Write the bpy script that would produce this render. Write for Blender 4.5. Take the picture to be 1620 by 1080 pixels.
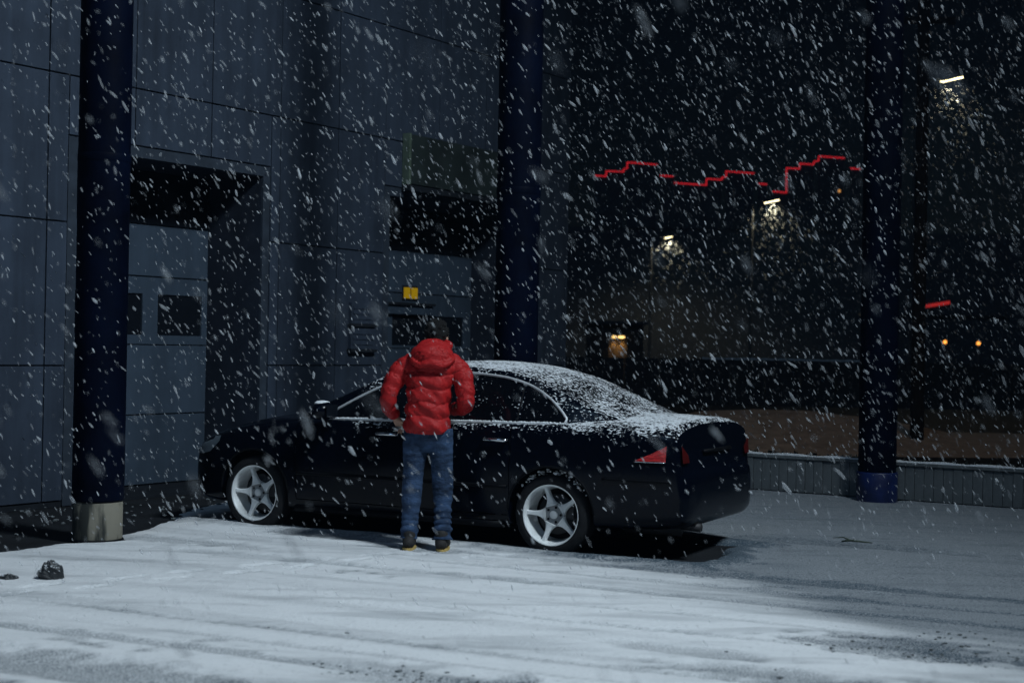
import bpy, bmesh, math, random
import numpy as np
from mathutils import Vector, Matrix, Euler

random.seed(7)
RNG = np.random.default_rng(11)
R = math.radians
SC = bpy.context.scene
for o in list(bpy.data.objects):
    bpy.data.objects.remove(o)

# ------------------------------------------------------------------ camera, sky, sun, exposure
CAM_H, FPX, Y0, ROLL = 1.55, 2345.0, 548.0, R(1.05)
cd = bpy.data.cameras.new('camera'); cam = bpy.data.objects.new('camera', cd)
SC.collection.objects.link(cam); SC.camera = cam
cd.sensor_width = 36.0; cd.lens = 36.0 * FPX / 1620.0
cd.clip_start = 0.1; cd.clip_end = 2000
cam.location = (0, 0, CAM_H)
cam.rotation_euler = Euler((R(90) + math.atan((Y0 - 540) / FPX), -ROLL, 0), 'XYZ')
cd.dof.use_dof = True; cd.dof.focus_distance = 12.0; cd.dof.aperture_fstop = 1.9

w = bpy.data.worlds.new('World'); SC.world = w; w.use_nodes = True
nt = w.node_tree; nt.nodes.clear()
sky = nt.nodes.new('ShaderNodeTexSky'); sky.sky_type = 'NISHITA'; sky.sun_disc = False
SUN_EL, SUN_AZ = R(38), R(205)          # azimuth clockwise from +Y: behind the camera, a little left
sky.sun_elevation = SUN_EL; sky.sun_rotation = SUN_AZ
bg = nt.nodes.new('ShaderNodeBackground'); bg.inputs[1].default_value = 0.00036
sky.ozone_density = 5.0; sky.dust_density = 0.0; sky.air_density = 1.0
ow = nt.nodes.new('ShaderNodeOutputWorld')
nt.links.new(sky.outputs[0], bg.inputs[0]); nt.links.new(bg.outputs[0], ow.inputs[0])

sd = bpy.data.lights.new('sun', 'SUN'); sun = bpy.data.objects.new('sun', sd); SC.collection.objects.link(sun)
sd.energy = 0.17; sd.angle = R(14); sd.color = (0.38, 0.64, 1.0)
sdir = Vector((math.sin(SUN_AZ) * math.cos(SUN_EL), math.cos(SUN_AZ) * math.cos(SUN_EL), math.sin(SUN_EL)))
sun.rotation_euler = (-sdir).to_track_quat('-Z', 'Y').to_euler()

vs = SC.view_settings
vs.view_transform = 'Standard'; vs.look = 'None'; vs.exposure = 0.0; vs.gamma = 1.0; vs.use_curve_mapping = False
SC.render.engine = 'CYCLES'
SC.cycles.use_denoising = True
SC.cycles.max_bounces = 4; SC.cycles.diffuse_bounces = 2; SC.cycles.volume_bounces = 0; SC.cycles.use_adaptive_sampling = True; SC.cycles.adaptive_threshold = 0.025; SC.cycles.transparent_max_bounces = 8
SC.cycles.sample_clamp_indirect = 4.0

FLOOD_POS = Vector((7.1, 3.5, 13.4)); FLOOD_AIM = Vector((-4.4, 11.4, .6))
FLOOD_POWER = 9900.0

# ------------------------------------------------------------------ pixel <-> world helpers (for measuring positions once)
_c, _s = math.cos(ROLL), math.sin(ROLL)
def unroll(px, py):
    a, b = px - 810, py - Y0
    return _c * a + _s * b, -_s * a + _c * b
def at_depth(px, py, D):
    a, b = unroll(px, py)
    return Vector((a / FPX * D, D, CAM_H - b * D / FPX))
def on_ground(px, py):
    a, b = unroll(px, py); D = FPX * CAM_H / b
    return Vector((a / FPX * D, D, 0))

# ------------------------------------------------------------------ materials
MATS = {}
def nodes_of(name):
    m = bpy.data.materials.new(name); m.use_nodes = True; n = m.node_tree
    return m, n, n.nodes['Principled BSDF']
def mat(name, col, rough=0.6, metal=0.0, var=0.25, scale=6.0, bump=0.0, bscale=60.0, spec=0.5, coat=0.0, stretch=(1, 1, 1)):
    if name in MATS: return MATS[name]
    m, n, p = nodes_of(name)
    tc = n.nodes.new('ShaderNodeTexCoord'); mp = n.nodes.new('ShaderNodeMapping')
    mp.inputs['Scale'].default_value = stretch
    n.links.new(tc.outputs['Object'], mp.inputs[0])
    nz = n.nodes.new('ShaderNodeTexNoise'); nz.inputs['Scale'].default_value = scale; nz.inputs['Detail'].default_value = 6
    n.links.new(mp.outputs[0], nz.inputs['Vector'])
    rp = n.nodes.new('ShaderNodeValToRGB')
    rp.color_ramp.elements[0].position = 0.3; rp.color_ramp.elements[1].position = 0.7
    rp.color_ramp.elements[0].color = (*[max(0, c * (1 - var)) for c in col], 1)
    rp.color_ramp.elements[1].color = (*[min(1, c * (1 + var)) for c in col], 1)
    n.links.new(nz.outputs[0], rp.inputs[0]); n.links.new(rp.outputs[0], p.inputs['Base Color'])
    p.inputs['Roughness'].default_value = rough; p.inputs['Metallic'].default_value = metal
    p.inputs['Specular IOR Level'].default_value = spec
    p.inputs['Coat Weight'].default_value = coat
    if bump > 0:
        n2 = n.nodes.new('ShaderNodeTexNoise'); n2.inputs['Scale'].default_value = bscale; n2.inputs['Detail'].default_value = 5
        n.links.new(mp.outputs[0], n2.inputs['Vector'])
        b = n.nodes.new('ShaderNodeBump'); b.inputs['Strength'].default_value = bump; b.inputs['Distance'].default_value = 0.02
        n.links.new(n2.outputs[0], b.inputs['Height']); n.links.new(b.outputs[0], p.inputs['Normal'])
    MATS[name] = m; return m
def glow(name, col, strength):
    if name in MATS: return MATS[name]
    m, n, p = nodes_of(name)
    p.inputs['Base Color'].default_value = (*[c * .3 for c in col], 1)
    p.inputs['Emission Color'].default_value = (*col, 1); p.inputs['Emission Strength'].default_value = strength
    MATS[name] = m; return m
def math_node(n, op, a, b=None, clamp=False):
    x = n.nodes.new('ShaderNodeMath'); x.operation = op; x.use_clamp = clamp
    for i, v in enumerate((a, b)):
        if v is None: continue
        if isinstance(v, (int, float)): x.inputs[i].default_value = v
        else: n.links.new(v, x.inputs[i])
    return x.outputs[0]
def maprange(n, v, a, b, c=0.0, d=1.0, smooth=True):
    x = n.nodes.new('ShaderNodeMapRange'); x.interpolation_type = 'SMOOTHSTEP' if smooth else 'LINEAR'
    n.links.new(v, x.inputs[0])
    for i, q in zip((1, 2, 3, 4), (a, b, c, d)): x.inputs[i].default_value = q
    return x.outputs[0]

RAMP_PAINT = ((.06, .85), (.20, .68), (.42, .57), (.88, .54), (.955, .50), (.99, .41))
RAMP_TOPGLASS = ((.30, .80), (.60, .57), (.88, .54), (.96, .50), (.99, .44))
RAMP_SIDEGLASS = ((.20, .80), (.46, .685), (.9, .6))
RAMP_ICE = ((.0, .72), (.5, .62), (1.0, .53))
def dusted(name, col, rough, spec=0.5, coat=0.0, ramp=RAMP_PAINT, xmax=0.7):
    """a dark surface on which wet snow has caught, in flecks, wherever it faces upward"""
    m, n, p = nodes_of(name)
    tc = n.nodes.new('ShaderNodeTexCoord'); ge = n.nodes.new('ShaderNodeNewGeometry')
    sp = n.nodes.new('ShaderNodeSeparateXYZ'); n.links.new(ge.outputs['Normal'], sp.inputs[0])
    so = n.nodes.new('ShaderNodeSeparateXYZ'); n.links.new(tc.outputs['Object'], so.inputs[0])
    mp = n.nodes.new('ShaderNodeMapping'); mp.inputs['Scale'].default_value = (0.75, 1.0, 1.5); n.links.new(tc.outputs['Object'], mp.inputs[0])
    n1 = n.nodes.new('ShaderNodeTexNoise'); n1.inputs['Scale'].default_value = 52; n1.inputs['Detail'].default_value = 2.5; n1.inputs['Roughness'].default_value = .6
    n.links.new(mp.outputs[0], n1.inputs['Vector'])
    n2 = n.nodes.new('ShaderNodeTexNoise'); n2.inputs['Scale'].default_value = 4; n2.inputs['Detail'].default_value = 3
    n.links.new(tc.outputs['Object'], n2.inputs['Vector'])
    xm = maprange(n, so.outputs[0], xmax, xmax - .35, 0, 1)
    rp = n.nodes.new('ShaderNodeValToRGB'); el = rp.color_ramp.elements
    for q, (ps, v) in enumerate(ramp):
        e = el[q] if q < 2 else el.new(ps)
        e.position = ps; e.color = (v, v, v, 1)
    n.links.new(sp.outputs[2], rp.inputs[0])
    big = maprange(n, n2.outputs[0], .3, .7, -.075, .075, False)
    thr = math_node(n, 'ADD', rp.outputs[0], big)
    thr = math_node(n, 'ADD', thr, math_node(n, 'MULTIPLY', math_node(n, 'SUBTRACT', 1.0, xm), .6))
    low = math_node(n, 'MULTIPLY', maprange(n, so.outputs[2], .90, .80), maprange(n, so.outputs[0], -2.26, -2.31))
    thr = math_node(n, 'ADD', thr, math_node(n, 'MULTIPLY', low, .19))
    d = math_node(n, 'SUBTRACT', n1.outputs[0], thr)
    k = maprange(n, d, -0.015, 0.05)
    mx = n.nodes.new('ShaderNodeMix'); mx.data_type = 'RGBA'
    n.links.new(k, mx.inputs[0]); mx.inputs[6].default_value = (*col, 1); mx.inputs[7].default_value = (.58, .62, .66, 1)
    n.links.new(mx.outputs[2], p.inputs['Base Color'])
    n.links.new(maprange(n, k, 0, 1, rough, .9, False), p.inputs['Roughness'])
    n.links.new(maprange(n, k, 0, 1, spec, .1, False), p.inputs['Specular IOR Level'])
    n.links.new(maprange(n, k, 0, 1, coat, 0, False), p.inputs['Coat Weight'])
    b = n.nodes.new('ShaderNodeBump'); b.inputs['Strength'].default_value = .5; b.inputs['Distance'].default_value = .006
    n.links.new(k, b.inputs['Height']); n.links.new(b.outputs[0], p.inputs['Normal'])
    MATS[name] = m; return m

M_PANEL = mat('cladding_panel', (.031, .043, .065), .6, 0.0, .18, 1.6, .12, 25, .14)
def weather(m, amt=.22):
    n = m.node_tree; p = n.nodes['Principled BSDF']; src = p.inputs['Base Color'].links[0].from_socket
    oi = n.nodes.new('ShaderNodeObjectInfo'); tc = n.nodes.new('ShaderNodeTexCoord'); mp = n.nodes.new('ShaderNodeMapping'); mp.inputs['Scale'].default_value = (3.2, 3.2, .22)
    n.links.new(tc.outputs['Object'], mp.inputs[0]); nz = n.nodes.new('ShaderNodeTexNoise'); nz.inputs['Scale'].default_value = 2.2; nz.inputs['Detail'].default_value = 7; nz.inputs['Roughness'].default_value = .65
    n.links.new(mp.outputs[0], nz.inputs['Vector'])
    k = math_node(n, 'ADD', maprange(n, nz.outputs[0], .3, .7, 1 - amt, 1 + amt, False), maprange(n, oi.outputs['Random'], 0, 1, -.10, .10, False))
    mx = n.nodes.new('ShaderNodeMix'); mx.data_type = 'RGBA'; mx.blend_type = 'MULTIPLY'; mx.inputs[0].default_value = 1.0
    cb = n.nodes.new('ShaderNodeCombineColor')
    for i in range(3): n.links.new(k, cb.inputs[i])
    n.links.new(src, mx.inputs[6]); n.links.new(cb.outputs[0], mx.inputs[7]); n.links.new(mx.outputs[2], p.inputs['Base Color'])
weather(M_PANEL)
M_SEAM = mat('dark_backing', (.012, .015, .020), .9, spec=.1)
M_TRIM = mat('opening_trim', (.030, .040, .056), .5, spec=.15)
M_DOOR = mat('door_panel_grey', (.038, .056, .082), .55, 0, .12, 2.5, .08, 40, .14)
weather(M_DOOR, .14)
M_REVEAL = mat('reveal_plaster', (.022, .029, .045), .8, 0, .2, 4, .15, 50, .1)
M_GLASS = mat('dark_glass', (.006, .008, .012), .12, 0, .1)
M_NAVY = mat('navy_paint', (.0008, .0024, .0095), .6, 0, .45, 3, .1, 30, .04)
M_BLUE = mat('blue_paint', (.003, .011, .066), .45, 0, .45, 5, .15, 30)
M_BLACK = mat('black_plastic', (.0025, .003, .0045), .6, 0, .2, 20, .1, 120, .1)
M_RUBBER = mat('tyre_rubber', (.010, .011, .013), .85, 0, .3, 30, .3, 140, .2)
M_ALLOY = mat('white_alloy', (.62, .65, .66), .42, 0.0, .14, 9, .05, 90)
M_STEEL = mat('dull_steel', (.03, .03, .033), .6, .4)
M_CHROME = mat('chrome', (.55, .57, .6), .18, 1.0, .05)
M_PAINT = dusted('car_paint_snow', (.0009, .0022, .0058), .22, .15, 0)
M_CARGLASS = dusted('car_glass_snow', (.002, .003, .005), .10, .25, 0, ramp=RAMP_TOPGLASS)
M_SIDEGLASS = dusted('side_glass', (.002, .003, .005), .10, .25, 0, ramp=RAMP_SIDEGLASS)
M_SNOWCAP = mat('snow_cap', (.72, .76, .80), .9, 0, .12, 30, .5, 90, .1)
M_RED = mat('red_lens', (.40, .010, .012), .25, 0, .55, 26, .5, 60, .5, stretch=(1, 1, 5))
M_AMBERLENS = mat('clear_lens', (.55, .13, .05), .25, 0, .1)

# ------------------------------------------------------------------ mesh helpers
COL = SC.collection
class MB:
    def __init__(s): s.v = []; s.f = []
    def add(s, vs_, fs):
        k = len(s.v); s.v += [tuple(map(float, q)) for q in vs_]; s.f += [tuple(i + k for i in q) for q in fs]
    def box(s, a, b):
        x0, y0, z0 = a; x1, y1, z1 = b
        s.add([(x0, y0, z0), (x1, y0, z0), (x1, y1, z0), (x0, y1, z0), (x0, y0, z1), (x1, y0, z1), (x1, y1, z1), (x0, y1, z1)],
              [(0, 3, 2, 1), (4, 5, 6, 7), (0, 1, 5, 4), (1, 2, 6, 5), (2, 3, 7, 6), (3, 0, 4, 7)]); return s
    def lathe(s, prof, n=32, axis='z', origin=(0, 0, 0), cap=True):
        vv = []
        for r, h in prof:
            for i in range(n):
                a = 2 * math.pi * i / n; p = (r * math.cos(a), r * math.sin(a), h)
                if axis == 'y': p = (p[0], h, p[1])
                if axis == 'x': p = (h, p[0], p[1])
                vv.append((p[0] + origin[0], p[1] + origin[1], p[2] + origin[2]))
        ff = []
        for j in range(len(prof) - 1):
            for i in range(n):
                i2 = (i + 1) % n; ff.append((j * n + i, j * n + i2, (j + 1) * n + i2, (j + 1) * n + i))
        if cap:
            ff.append(tuple(range(n - 1, -1, -1))); ff.append(tuple((len(prof) - 1) * n + i for i in range(n)))
        s.add(vv, ff); return s
    def tube(s, pts, rad, n=8, cap=True, ey=1.0):
        pts = [Vector(p) for p in pts]; rs = rad if hasattr(rad, '__len__') else [rad] * len(pts)
        up = Vector((0.13, 0.21, 1)).normalized(); vv = []; prev = None
        for i, p in enumerate(pts):
            t = (pts[min(i + 1, len(pts) - 1)] - pts[max(i - 1, 0)]).normalized()
            a = (prev - t * prev.dot(t)) if prev is not None else (up - t * up.dot(t) if abs(t.dot(up)) < .95 else Vector((1, 0, 0)) - t * t.x)
            a.normalize(); b = t.cross(a); prev = a
            for k in range(n):
                q = 2 * math.pi * k / n; vv.append(p + a * (rs[i] * math.cos(q)) + b * (rs[i] * math.sin(q) * ey))
        m = len(pts); ff = []
        for j in range(m - 1):
            for k in range(n):
                k2 = (k + 1) % n; ff.append((j * n + k, j * n + k2, (j + 1) * n + k2, (j + 1) * n + k))
        if cap: ff.append(tuple(range(n - 1, -1, -1))); ff.append(tuple((m - 1) * n + k for k in range(n)))
        s.add(vv, ff); return s
    def ell(s, c, r, n=20, m=12, rot=None):
        vv = []; rot = rot or Matrix.Identity(3)
        for j in range(1, m):
            th = math.pi * j / m
            for i in range(n):
                a = 2 * math.pi * i / n
                vv.append(rot @ Vector((r[0] * math.sin(th) * math.cos(a), r[1] * math.sin(th) * math.sin(a), r[2] * math.cos(th))) + Vector(c))
        top = len(vv); vv.append(rot @ Vector((0, 0, r[2])) + Vector(c)); vv.append(rot @ Vector((0, 0, -r[2])) + Vector(c))
        ff = []
        for j in range(m - 2):
            for i in range(n):
                i2 = (i + 1) % n; ff.append((j * n + i, (j + 1) * n + i, (j + 1) * n + i2, j * n + i2))
        for i in range(n):
            i2 = (i + 1) % n; ff.append((top, i, i2)); ff.append((top + 1, (m - 2) * n + i2, (m - 2) * n + i))
        s.add(vv, ff); return s
    def capsule(s, pts, rs, n=12):
        """a tapered limb with rounded ends"""
        pts = [Vector(p) for p in pts]; P = []; Q = []
        d0 = (pts[0] - pts[1]).normalized(); d1 = (pts[-1] - pts[-2]).normalized()
        for k in (.97, .75, .4): P.append(pts[0] + d0 * rs[0] * k); Q.append(rs[0] * math.sqrt(1 - k * k))
        for i in range(len(pts)): P.append(pts[i]); Q.append(rs[i])
        for k in (.4, .75, .97): P.append(pts[-1] + d1 * rs[-1] * k); Q.append(rs[-1] * math.sqrt(1 - k * k))
        return s.tube(P, Q, n)
    def mesh(s, name):
        me = bpy.data.meshes.new(name); me.from_pydata(s.v, [], s.f); me.validate(); me.update(); return me
    def build(s, name, m, parent=None, smooth=False):
        return mkobj(name, s.mesh(name), m, parent, smooth)
def mkobj(name, me, m, parent=None, smooth=False):
    o = bpy.data.objects.new(name, me); COL.objects.link(o)
    if m and not me.materials: me.materials.append(m)
    if parent: o.parent = parent
    if smooth: me.polygons.foreach_set('use_smooth', [True] * len(me.polygons)); me.update()
    return o
def bevel(o, wdt=.006, seg=2):
    md = o.modifiers.new('bevel', 'BEVEL'); md.width = wdt; md.segments = seg; md.limit_method = 'ANGLE'; return o
def empty(name, loc=(0, 0, 0), rz=0):
    o = bpy.data.objects.new(name, None); COL.objects.link(o); o.location = loc; o.rotation_euler = (0, 0, rz); o.empty_display_size = .2; return o
def tag(o, label=None, cat=None, group=None, kind=None):
    if label: o['label'] = label
    if cat: o['category'] = cat
    if group: o['group'] = group
    if kind: o['kind'] = kind
    return o
def baked(o):
    """replace an object's mesh by its modified mesh"""
    dg = bpy.context.evaluated_depsgraph_get(); dg.update()
    me = bpy.data.meshes.new_from_object(o.evaluated_get(dg)); old = o.data; o.modifiers.clear(); o.data = me
    return o
def remeshed(mb, vox, smooth_it=4):
    o = mkobj('tmp', mb.mesh('tmp'), None)
    r = o.modifiers.new('r', 'REMESH'); r.mode = 'VOXEL'; r.voxel_size = vox
    if smooth_it:
        q = o.modifiers.new('s', 'SMOOTH'); q.factor = .5; q.iterations = smooth_it
    baked(o); me = o.data; bpy.data.objects.remove(o); return me
def pchip(xs, ys, q):
    xs = np.array(xs, float); ys = np.array(ys, float); q = np.clip(np.asarray(q, float), xs[0], xs[-1])
    h = np.diff(xs); d = np.diff(ys) / h; m = np.zeros_like(ys)
    m[1:-1] = np.where(d[:-1] * d[1:] > 0, 3 * (h[:-1] + h[1:]) / ((2 * h[1:] + h[:-1]) / np.where(d[:-1] == 0, 1, d[:-1]) + (h[1:] + 2 * h[:-1]) / np.where(d[1:] == 0, 1, d[1:])), 0)
    m[0], m[-1] = d[0], d[-1]
    i = np.clip(np.searchsorted(xs, q, 'right') - 1, 0, len(h) - 1); t = (q - xs[i]) / h[i]
    return (ys[i] * (1 + 2 * t) * (1 - t) ** 2 + m[i] * h[i] * t * (1 - t) ** 2 + ys[i + 1] * t * t * (3 - 2 * t) + m[i + 1] * h[i] * t * t * (t - 1))
def vnoise(x, y, seed=0):
    """smooth 2-D value noise, 0..1"""
    xi = np.floor(x).astype(np.int64); yi = np.floor(y).astype(np.int64); fx = x - xi; fy = y - yi
    fx = fx * fx * (3 - 2 * fx); fy = fy * fy * (3 - 2 * fy)
    def hsh(a, b):
        n_ = (a * 374761393 + b * 668265263 + seed * 1442695041) & 0x7fffffff
        n_ = ((n_ ^ (n_ >> 13)) * 1274126177) & 0x7fffffff
        return ((n_ ^ (n_ >> 16)) & 0xffff) / 65535.0
    return (hsh(xi, yi) * (1 - fx) + hsh(xi + 1, yi) * fx) * (1 - fy) + (hsh(xi, yi + 1) * (1 - fx) + hsh(xi + 1, yi + 1) * fx) * fy
def fbm(x, y, seed=0, o=4):
    r = 0; a = .5
    for k in range(o): r = r + a * vnoise(x * 2 ** k, y * 2 ** k, seed + k); a *= .5
    return r / (1 - .5 ** o)
def sstep(a, b, x):
    t = np.clip((x - a) / (b - a), 0.0, 1.0); return t * t * (3 - 2 * t)

# ------------------------------------------------------------------ layout shared by several things
WALL_U = Vector((math.sin(R(34)), math.cos(R(34)), 0)); WALL_N = Vector((WALL_U.y, -WALL_U.x, 0))
WALL_P = Vector((-4.07, 13.73, 0))
CAR_POS = Vector((-.52, 12.35, 0)); CAR_TH = R(27.2)
CAR_F = Vector((-math.cos(CAR_TH), math.sin(CAR_TH), 0)); CAR_L = Vector((-math.sin(CAR_TH), -math.cos(CAR_TH), 0))
COLS = [Vector((-3.15, 11.36, 0)), Vector((.035, 13.25, 0)), Vector((3.84, 15.50, 0))]

# ------------------------------------------------------------------ ground and snow
def ground_and_snow():
    m = mat('asphalt', (.010, .012, .015), .8, 0, .5, 3, .6, 140, .2)
    g = MB(); g.add([(-700, -60, 0), (700, -60, 0), (700, 1200, 0), (-700, 1200, 0)], [(0, 1, 2, 3)])
    tag(g.build('ground', m), 'dark wet asphalt of the yard', None, None, 'structure')
    fx = np.arange(-6.2, 6.4, .030); fy = np.arange(5.6, 16.4, .030)
    def grow(a, step, end, sg):
        out = []; x = a
        while (x - end) * sg < 0: step *= 1.16; x = x + sg * step; out.append(x)
        return np.array(out)
    xs = np.concatenate([grow(fx[0], .06, -90, -1)[::-1], fx, grow(fx[-1], .06, 110, 1)])
    ys = np.concatenate([grow(fy[0], .06, -12, -1)[::-1], fy, grow(fy[-1], .06, 190, 1)])
    X, Y = np.meshgrid(xs, ys, indexing='ij')
    a = np.array([.905, -.425]); b = np.array([.425, .905])       # along and across the wheel tracks
    p = X * a[0] + Y * a[1]; q = X * b[0] + Y * b[1]
    wq = q + .12 * (fbm(p * .5, q * .6, 5) - .5)
    streak = fbm(p * .22, wq * 5.0, 21, 4)
    fine = fbm(X * 5, Y * 7, 31, 4); lump = fbm(X * 1.1, Y * 1.4, 41, 3)
    th = .030 + .010 * (streak - .5) + .010 * (fine - .5) + .012 * (lump - .5)
    # wheel ruts, with slush thrown up beside them
    slush = np.zeros_like(X); grit = fbm(X * 9, Y * 11, 91, 4); patch = fbm(p * .8, q * 2.6, 95, 4)
    for q0, wd, dp, p0, p1, dk in ((5.99, .045, .014, -9, -2.7, .6), (5.95, .17, .030, -3.3, 9, 1.0), (5.30, .20, .032, -9, 9, .75), (7.04, .030, .012, -1.2, 6, .55), (7.62, .028, .010, -4, 3, .40), (8.74, .05, .014, -6, 1.6, .45), (9.22, .045, .012, -5, 1, .45),
                                   (6.62, .030, .010, -6, 6, .45), (4.6, .26, .030, -9, 9, 1.0), (8.12, .025, .008, -3.4, 2.5, .35), (9.75, .10, .014, -4.2, -.6, .55), (10.2, .05, .010, .4, 3.4, .3), (6.28, .022, .008, -5, 4, .4)):
        wander = .07 * (fbm(p * .35, q * 0 + q0, int(q0 * 7), 2) - .5)
        dq = (wq + wander - q0) / wd; on = sstep(p0 - .8, p0 + .5, p) * (1 - sstep(p1 - .5, p1 + .8, p))
        br = .35 + .9 * fbm(p * .9, q * .3, int(q0 * 10), 3)
        th -= on * dp * br * np.exp(-dq ** 2); th += on * dp * .45 * br * np.exp(-((np.abs(dq) - 1.7) / .5) ** 2) * (.4 + grit)
        ragged = np.exp(-(dq * .75) ** 2) + .8 * (grit - .5) + .9 * (patch - .5)
        slush = np.maximum(slush, on * dk * sstep(.30, .75, ragged * (.55 + .7 * br)))
    # tread bars pressed into two of the ruts
    for q0, wd in ((6.62, .09), (7.62, .09)):
        th -= .0035 * np.exp(-((wq - q0) / wd) ** 4) * (np.sin(p * 62 + (wq - q0) * 30) > .25)
    # trodden patches: beside the front wheel, at the man's feet, on the right
    for cx_, cy_, sx_, sy_, am in ((-1.45, 11.75, .75, .16, .8), (-.62, 11.02, .55, .14, .75), (2.05, 7.75, .62, .30, .9), (3.1, 7.2, .7, .28, .8), (-2.6, 11.3, .8, .18, .5), (-1.9, 10.6, .9, .10, .35), (.9, 7.5, .5, .12, .5), (1.4, 6.9, .8, .2, .7), (2.6, 11.9, 1.2, .25, .35)):
        dx_ = X - cx_; dy_ = Y - cy_; pp = (dx_ * a[0] + dy_ * a[1]) / sx_; qq = (dx_ * b[0] + dy_ * b[1]) / sy_
        k = np.exp(-(pp ** 2 + qq ** 2)); k2 = sstep(.25, .7, k + .9 * (grit - .5) + .7 * (patch - .5)) * (k > .05)
        slush = np.maximum(slush, am * k2); th -= .010 * k2
    # footprints coming in from the left to the car door
    fp = []
    for i in range(15):
        t_ = i / 14; c_ = np.array([-3.4 + 2.75 * t_, 8.6 + 2.25 * t_]); hd = np.array([.70, .71]); hd = hd / np.linalg.norm(hd)
        fp.append((c_ + np.array([-hd[1], hd[0]]) * (.09 if i % 2 else -.09) + RNG.normal(0, .03, 2), hd))
    for i in range(11):
        t_ = i / 10; c_ = np.array([-.2 + 2.6 * t_, 10.7 - 1.0 * t_ + .2 * math.sin(t_ * 5)]); hd = np.array([.93, -.36])
        fp.append((c_ + np.array([-hd[1], hd[0]]) * (.09 if i % 2 else -.09) + RNG.normal(0, .04, 2), hd))
    for c_, hd in fp:
        dx_ = X - c_[0]; dy_ = Y - c_[1]; u_ = dx_ * hd[0] + dy_ * hd[1]; v_ = -dx_ * hd[1] + dy_ * hd[0]
        dd = np.sqrt((u_ / .145) ** 2 + (v_ / (.050 - .012 * np.sign(u_ + .03))) ** 2) + .35 * (fine - .5)
        th -= .016 * (1 - sstep(.8, 1.08, dd)); th += .006 * np.exp(-((dd - 1.25) / .16) ** 2); slush = np.maximum(slush, .30 * (1 - sstep(.75, 1.0, dd)))
    # thinner, darker cover towards the right
    e = (X - .40) * .84 + (Y - 10.6) * .55 + 1.7 * (streak - .5) + .9 * (lump - .5) + .5 * sstep(1.4, 2.4, X) + .5 * (patch - .5)
    thin = sstep(-.35, 1.15, e)
    th = th * (1 - .45 * thin); slush = slush * (1 - .62 * thin)
    # dry lee below the car
    rx = (X - CAR_POS.x) * CAR_F.x + (Y - CAR_POS.y) * CAR_F.y; ry = (X - CAR_POS.x) * CAR_L.x + (Y - CAR_POS.y) * CAR_L.y
    wob = .10 * (fbm(X * 2.2, Y * 2.2, 51, 3) - .5) + .09 * (grit - .5)
    dcar = np.maximum(np.maximum(rx - 2.05, -2.42 - rx - .12 * np.exp(-((ry - .42) / .36) ** 2)), np.maximum(ry - .70, -.52 - ry)) + wob
    keep = sstep(-.03, .05, dcar); slush = np.maximum(slush, .55 * sstep(.32, .02, dcar + .5 * (grit - .5)) * (dcar > -.1))
    # sheltered strip along the building wall, up to the first column
    t = (X - WALL_P.x) * WALL_U.x + (Y - WALL_P.y) * WALL_U.y; off = (X - WALL_P.x) * WALL_N.x + (Y - WALL_P.y) * WALL_N.y
    edge = np.where(t < 2.2, 2.05 - .52 * np.clip(t + 1.2, 0, 3.4), .28) + .25 * (fbm(X * 1.3, Y * 1.3, 61, 3) - .5)
    dw = off - edge; lee = sstep(-.06, .22, dw + .22 * (fine - .5))
    th = np.maximum(th + .022 * np.exp(-(np.maximum(dcar - .10, 0) / .12) ** 2) * (.5 + lump), .006) * keep
    th = th * (.03 + .97 * lee)
    # snow drawn down round the column foot
    for cpos in COLS:
        dd = np.hypot(X - cpos.x, Y - cpos.y); th *= .25 + .75 * sstep(.20, .30, dd)
    th = np.where((X - 1.1) * .54 + (Y - 17.42) * .842 > .1, 0, th)
    z = np.where(th < .0035, -.02, th + .002)
    wet = np.clip(slush, 0, 1)
    idx = np.arange(X.size).reshape(X.shape)
    quads = np.stack([idx[:-1, :-1], idx[1:, :-1], idx[1:, 1:], idx[:-1, 1:]], -1).reshape(-1, 4)
    good = (z.ravel()[quads] > 0).any(1); quads = quads[good]
    used = np.unique(quads); remap = -np.ones(X.size, int); remap[used] = np.arange(len(used))
    co = np.stack([X, Y, z], -1).reshape(-1, 3)[used]
    me = bpy.data.meshes.new('snow_cover'); me.vertices.add(len(used)); me.vertices.foreach_set('co', co.ravel())
    me.loops.add(len(quads) * 4); me.loops.foreach_set('vertex_index', remap[quads].ravel())
    me.polygons.add(len(quads)); me.polygons.foreach_set('loop_start', np.arange(0, len(quads) * 4, 4))
    me.update(); me.validate()
    me.polygons.foreach_set('use_smooth', [True] * len(me.polygons))
    for nm, arr in (('slush', wet), ('thin', thin), ('streak', streak)):
        at = me.attributes.new(nm, 'FLOAT', 'POINT'); at.data.foreach_set('value', arr.ravel()[used].astype(np.float32))
    mm, n, pb = nodes_of('snow_cover')
    tc = n.nodes.new('ShaderNodeTexCoord')
    def attr(k):
        x = n.nodes.new('ShaderNodeAttribute'); x.attribute_name = k; return x.outputs['Fac']
    mp = n.nodes.new('ShaderNodeMapping'); mp.inputs['Rotation'].default_value = (0, 0, R(25.2)); mp.inputs['Scale'].default_value = (.35, 1.5, 1)
    n.links.new(tc.outputs['Object'], mp.inputs[0])
    n1 = n.nodes.new('ShaderNodeTexNoise'); n1.inputs['Scale'].default_value = 26; n1.inputs['Detail'].default_value = 7; n1.inputs['Roughness'].default_value = .68
    n.links.new(mp.outputs[0], n1.inputs['Vector'])
    n2 = n.nodes.new('ShaderNodeTexNoise'); n2.inputs['Scale'].default_value = 95; n2.inputs['Detail'].default_value = 4
    n.links.new(tc.outputs['Object'], n2.inputs['Vector'])
    n3 = n.nodes.new('ShaderNodeTexNoise'); n3.inputs['Scale'].default_value = 3.0; n3.inputs['Detail'].default_value = 6
    n.links.new(mp.outputs[0], n3.inputs['Vector'])
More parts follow.
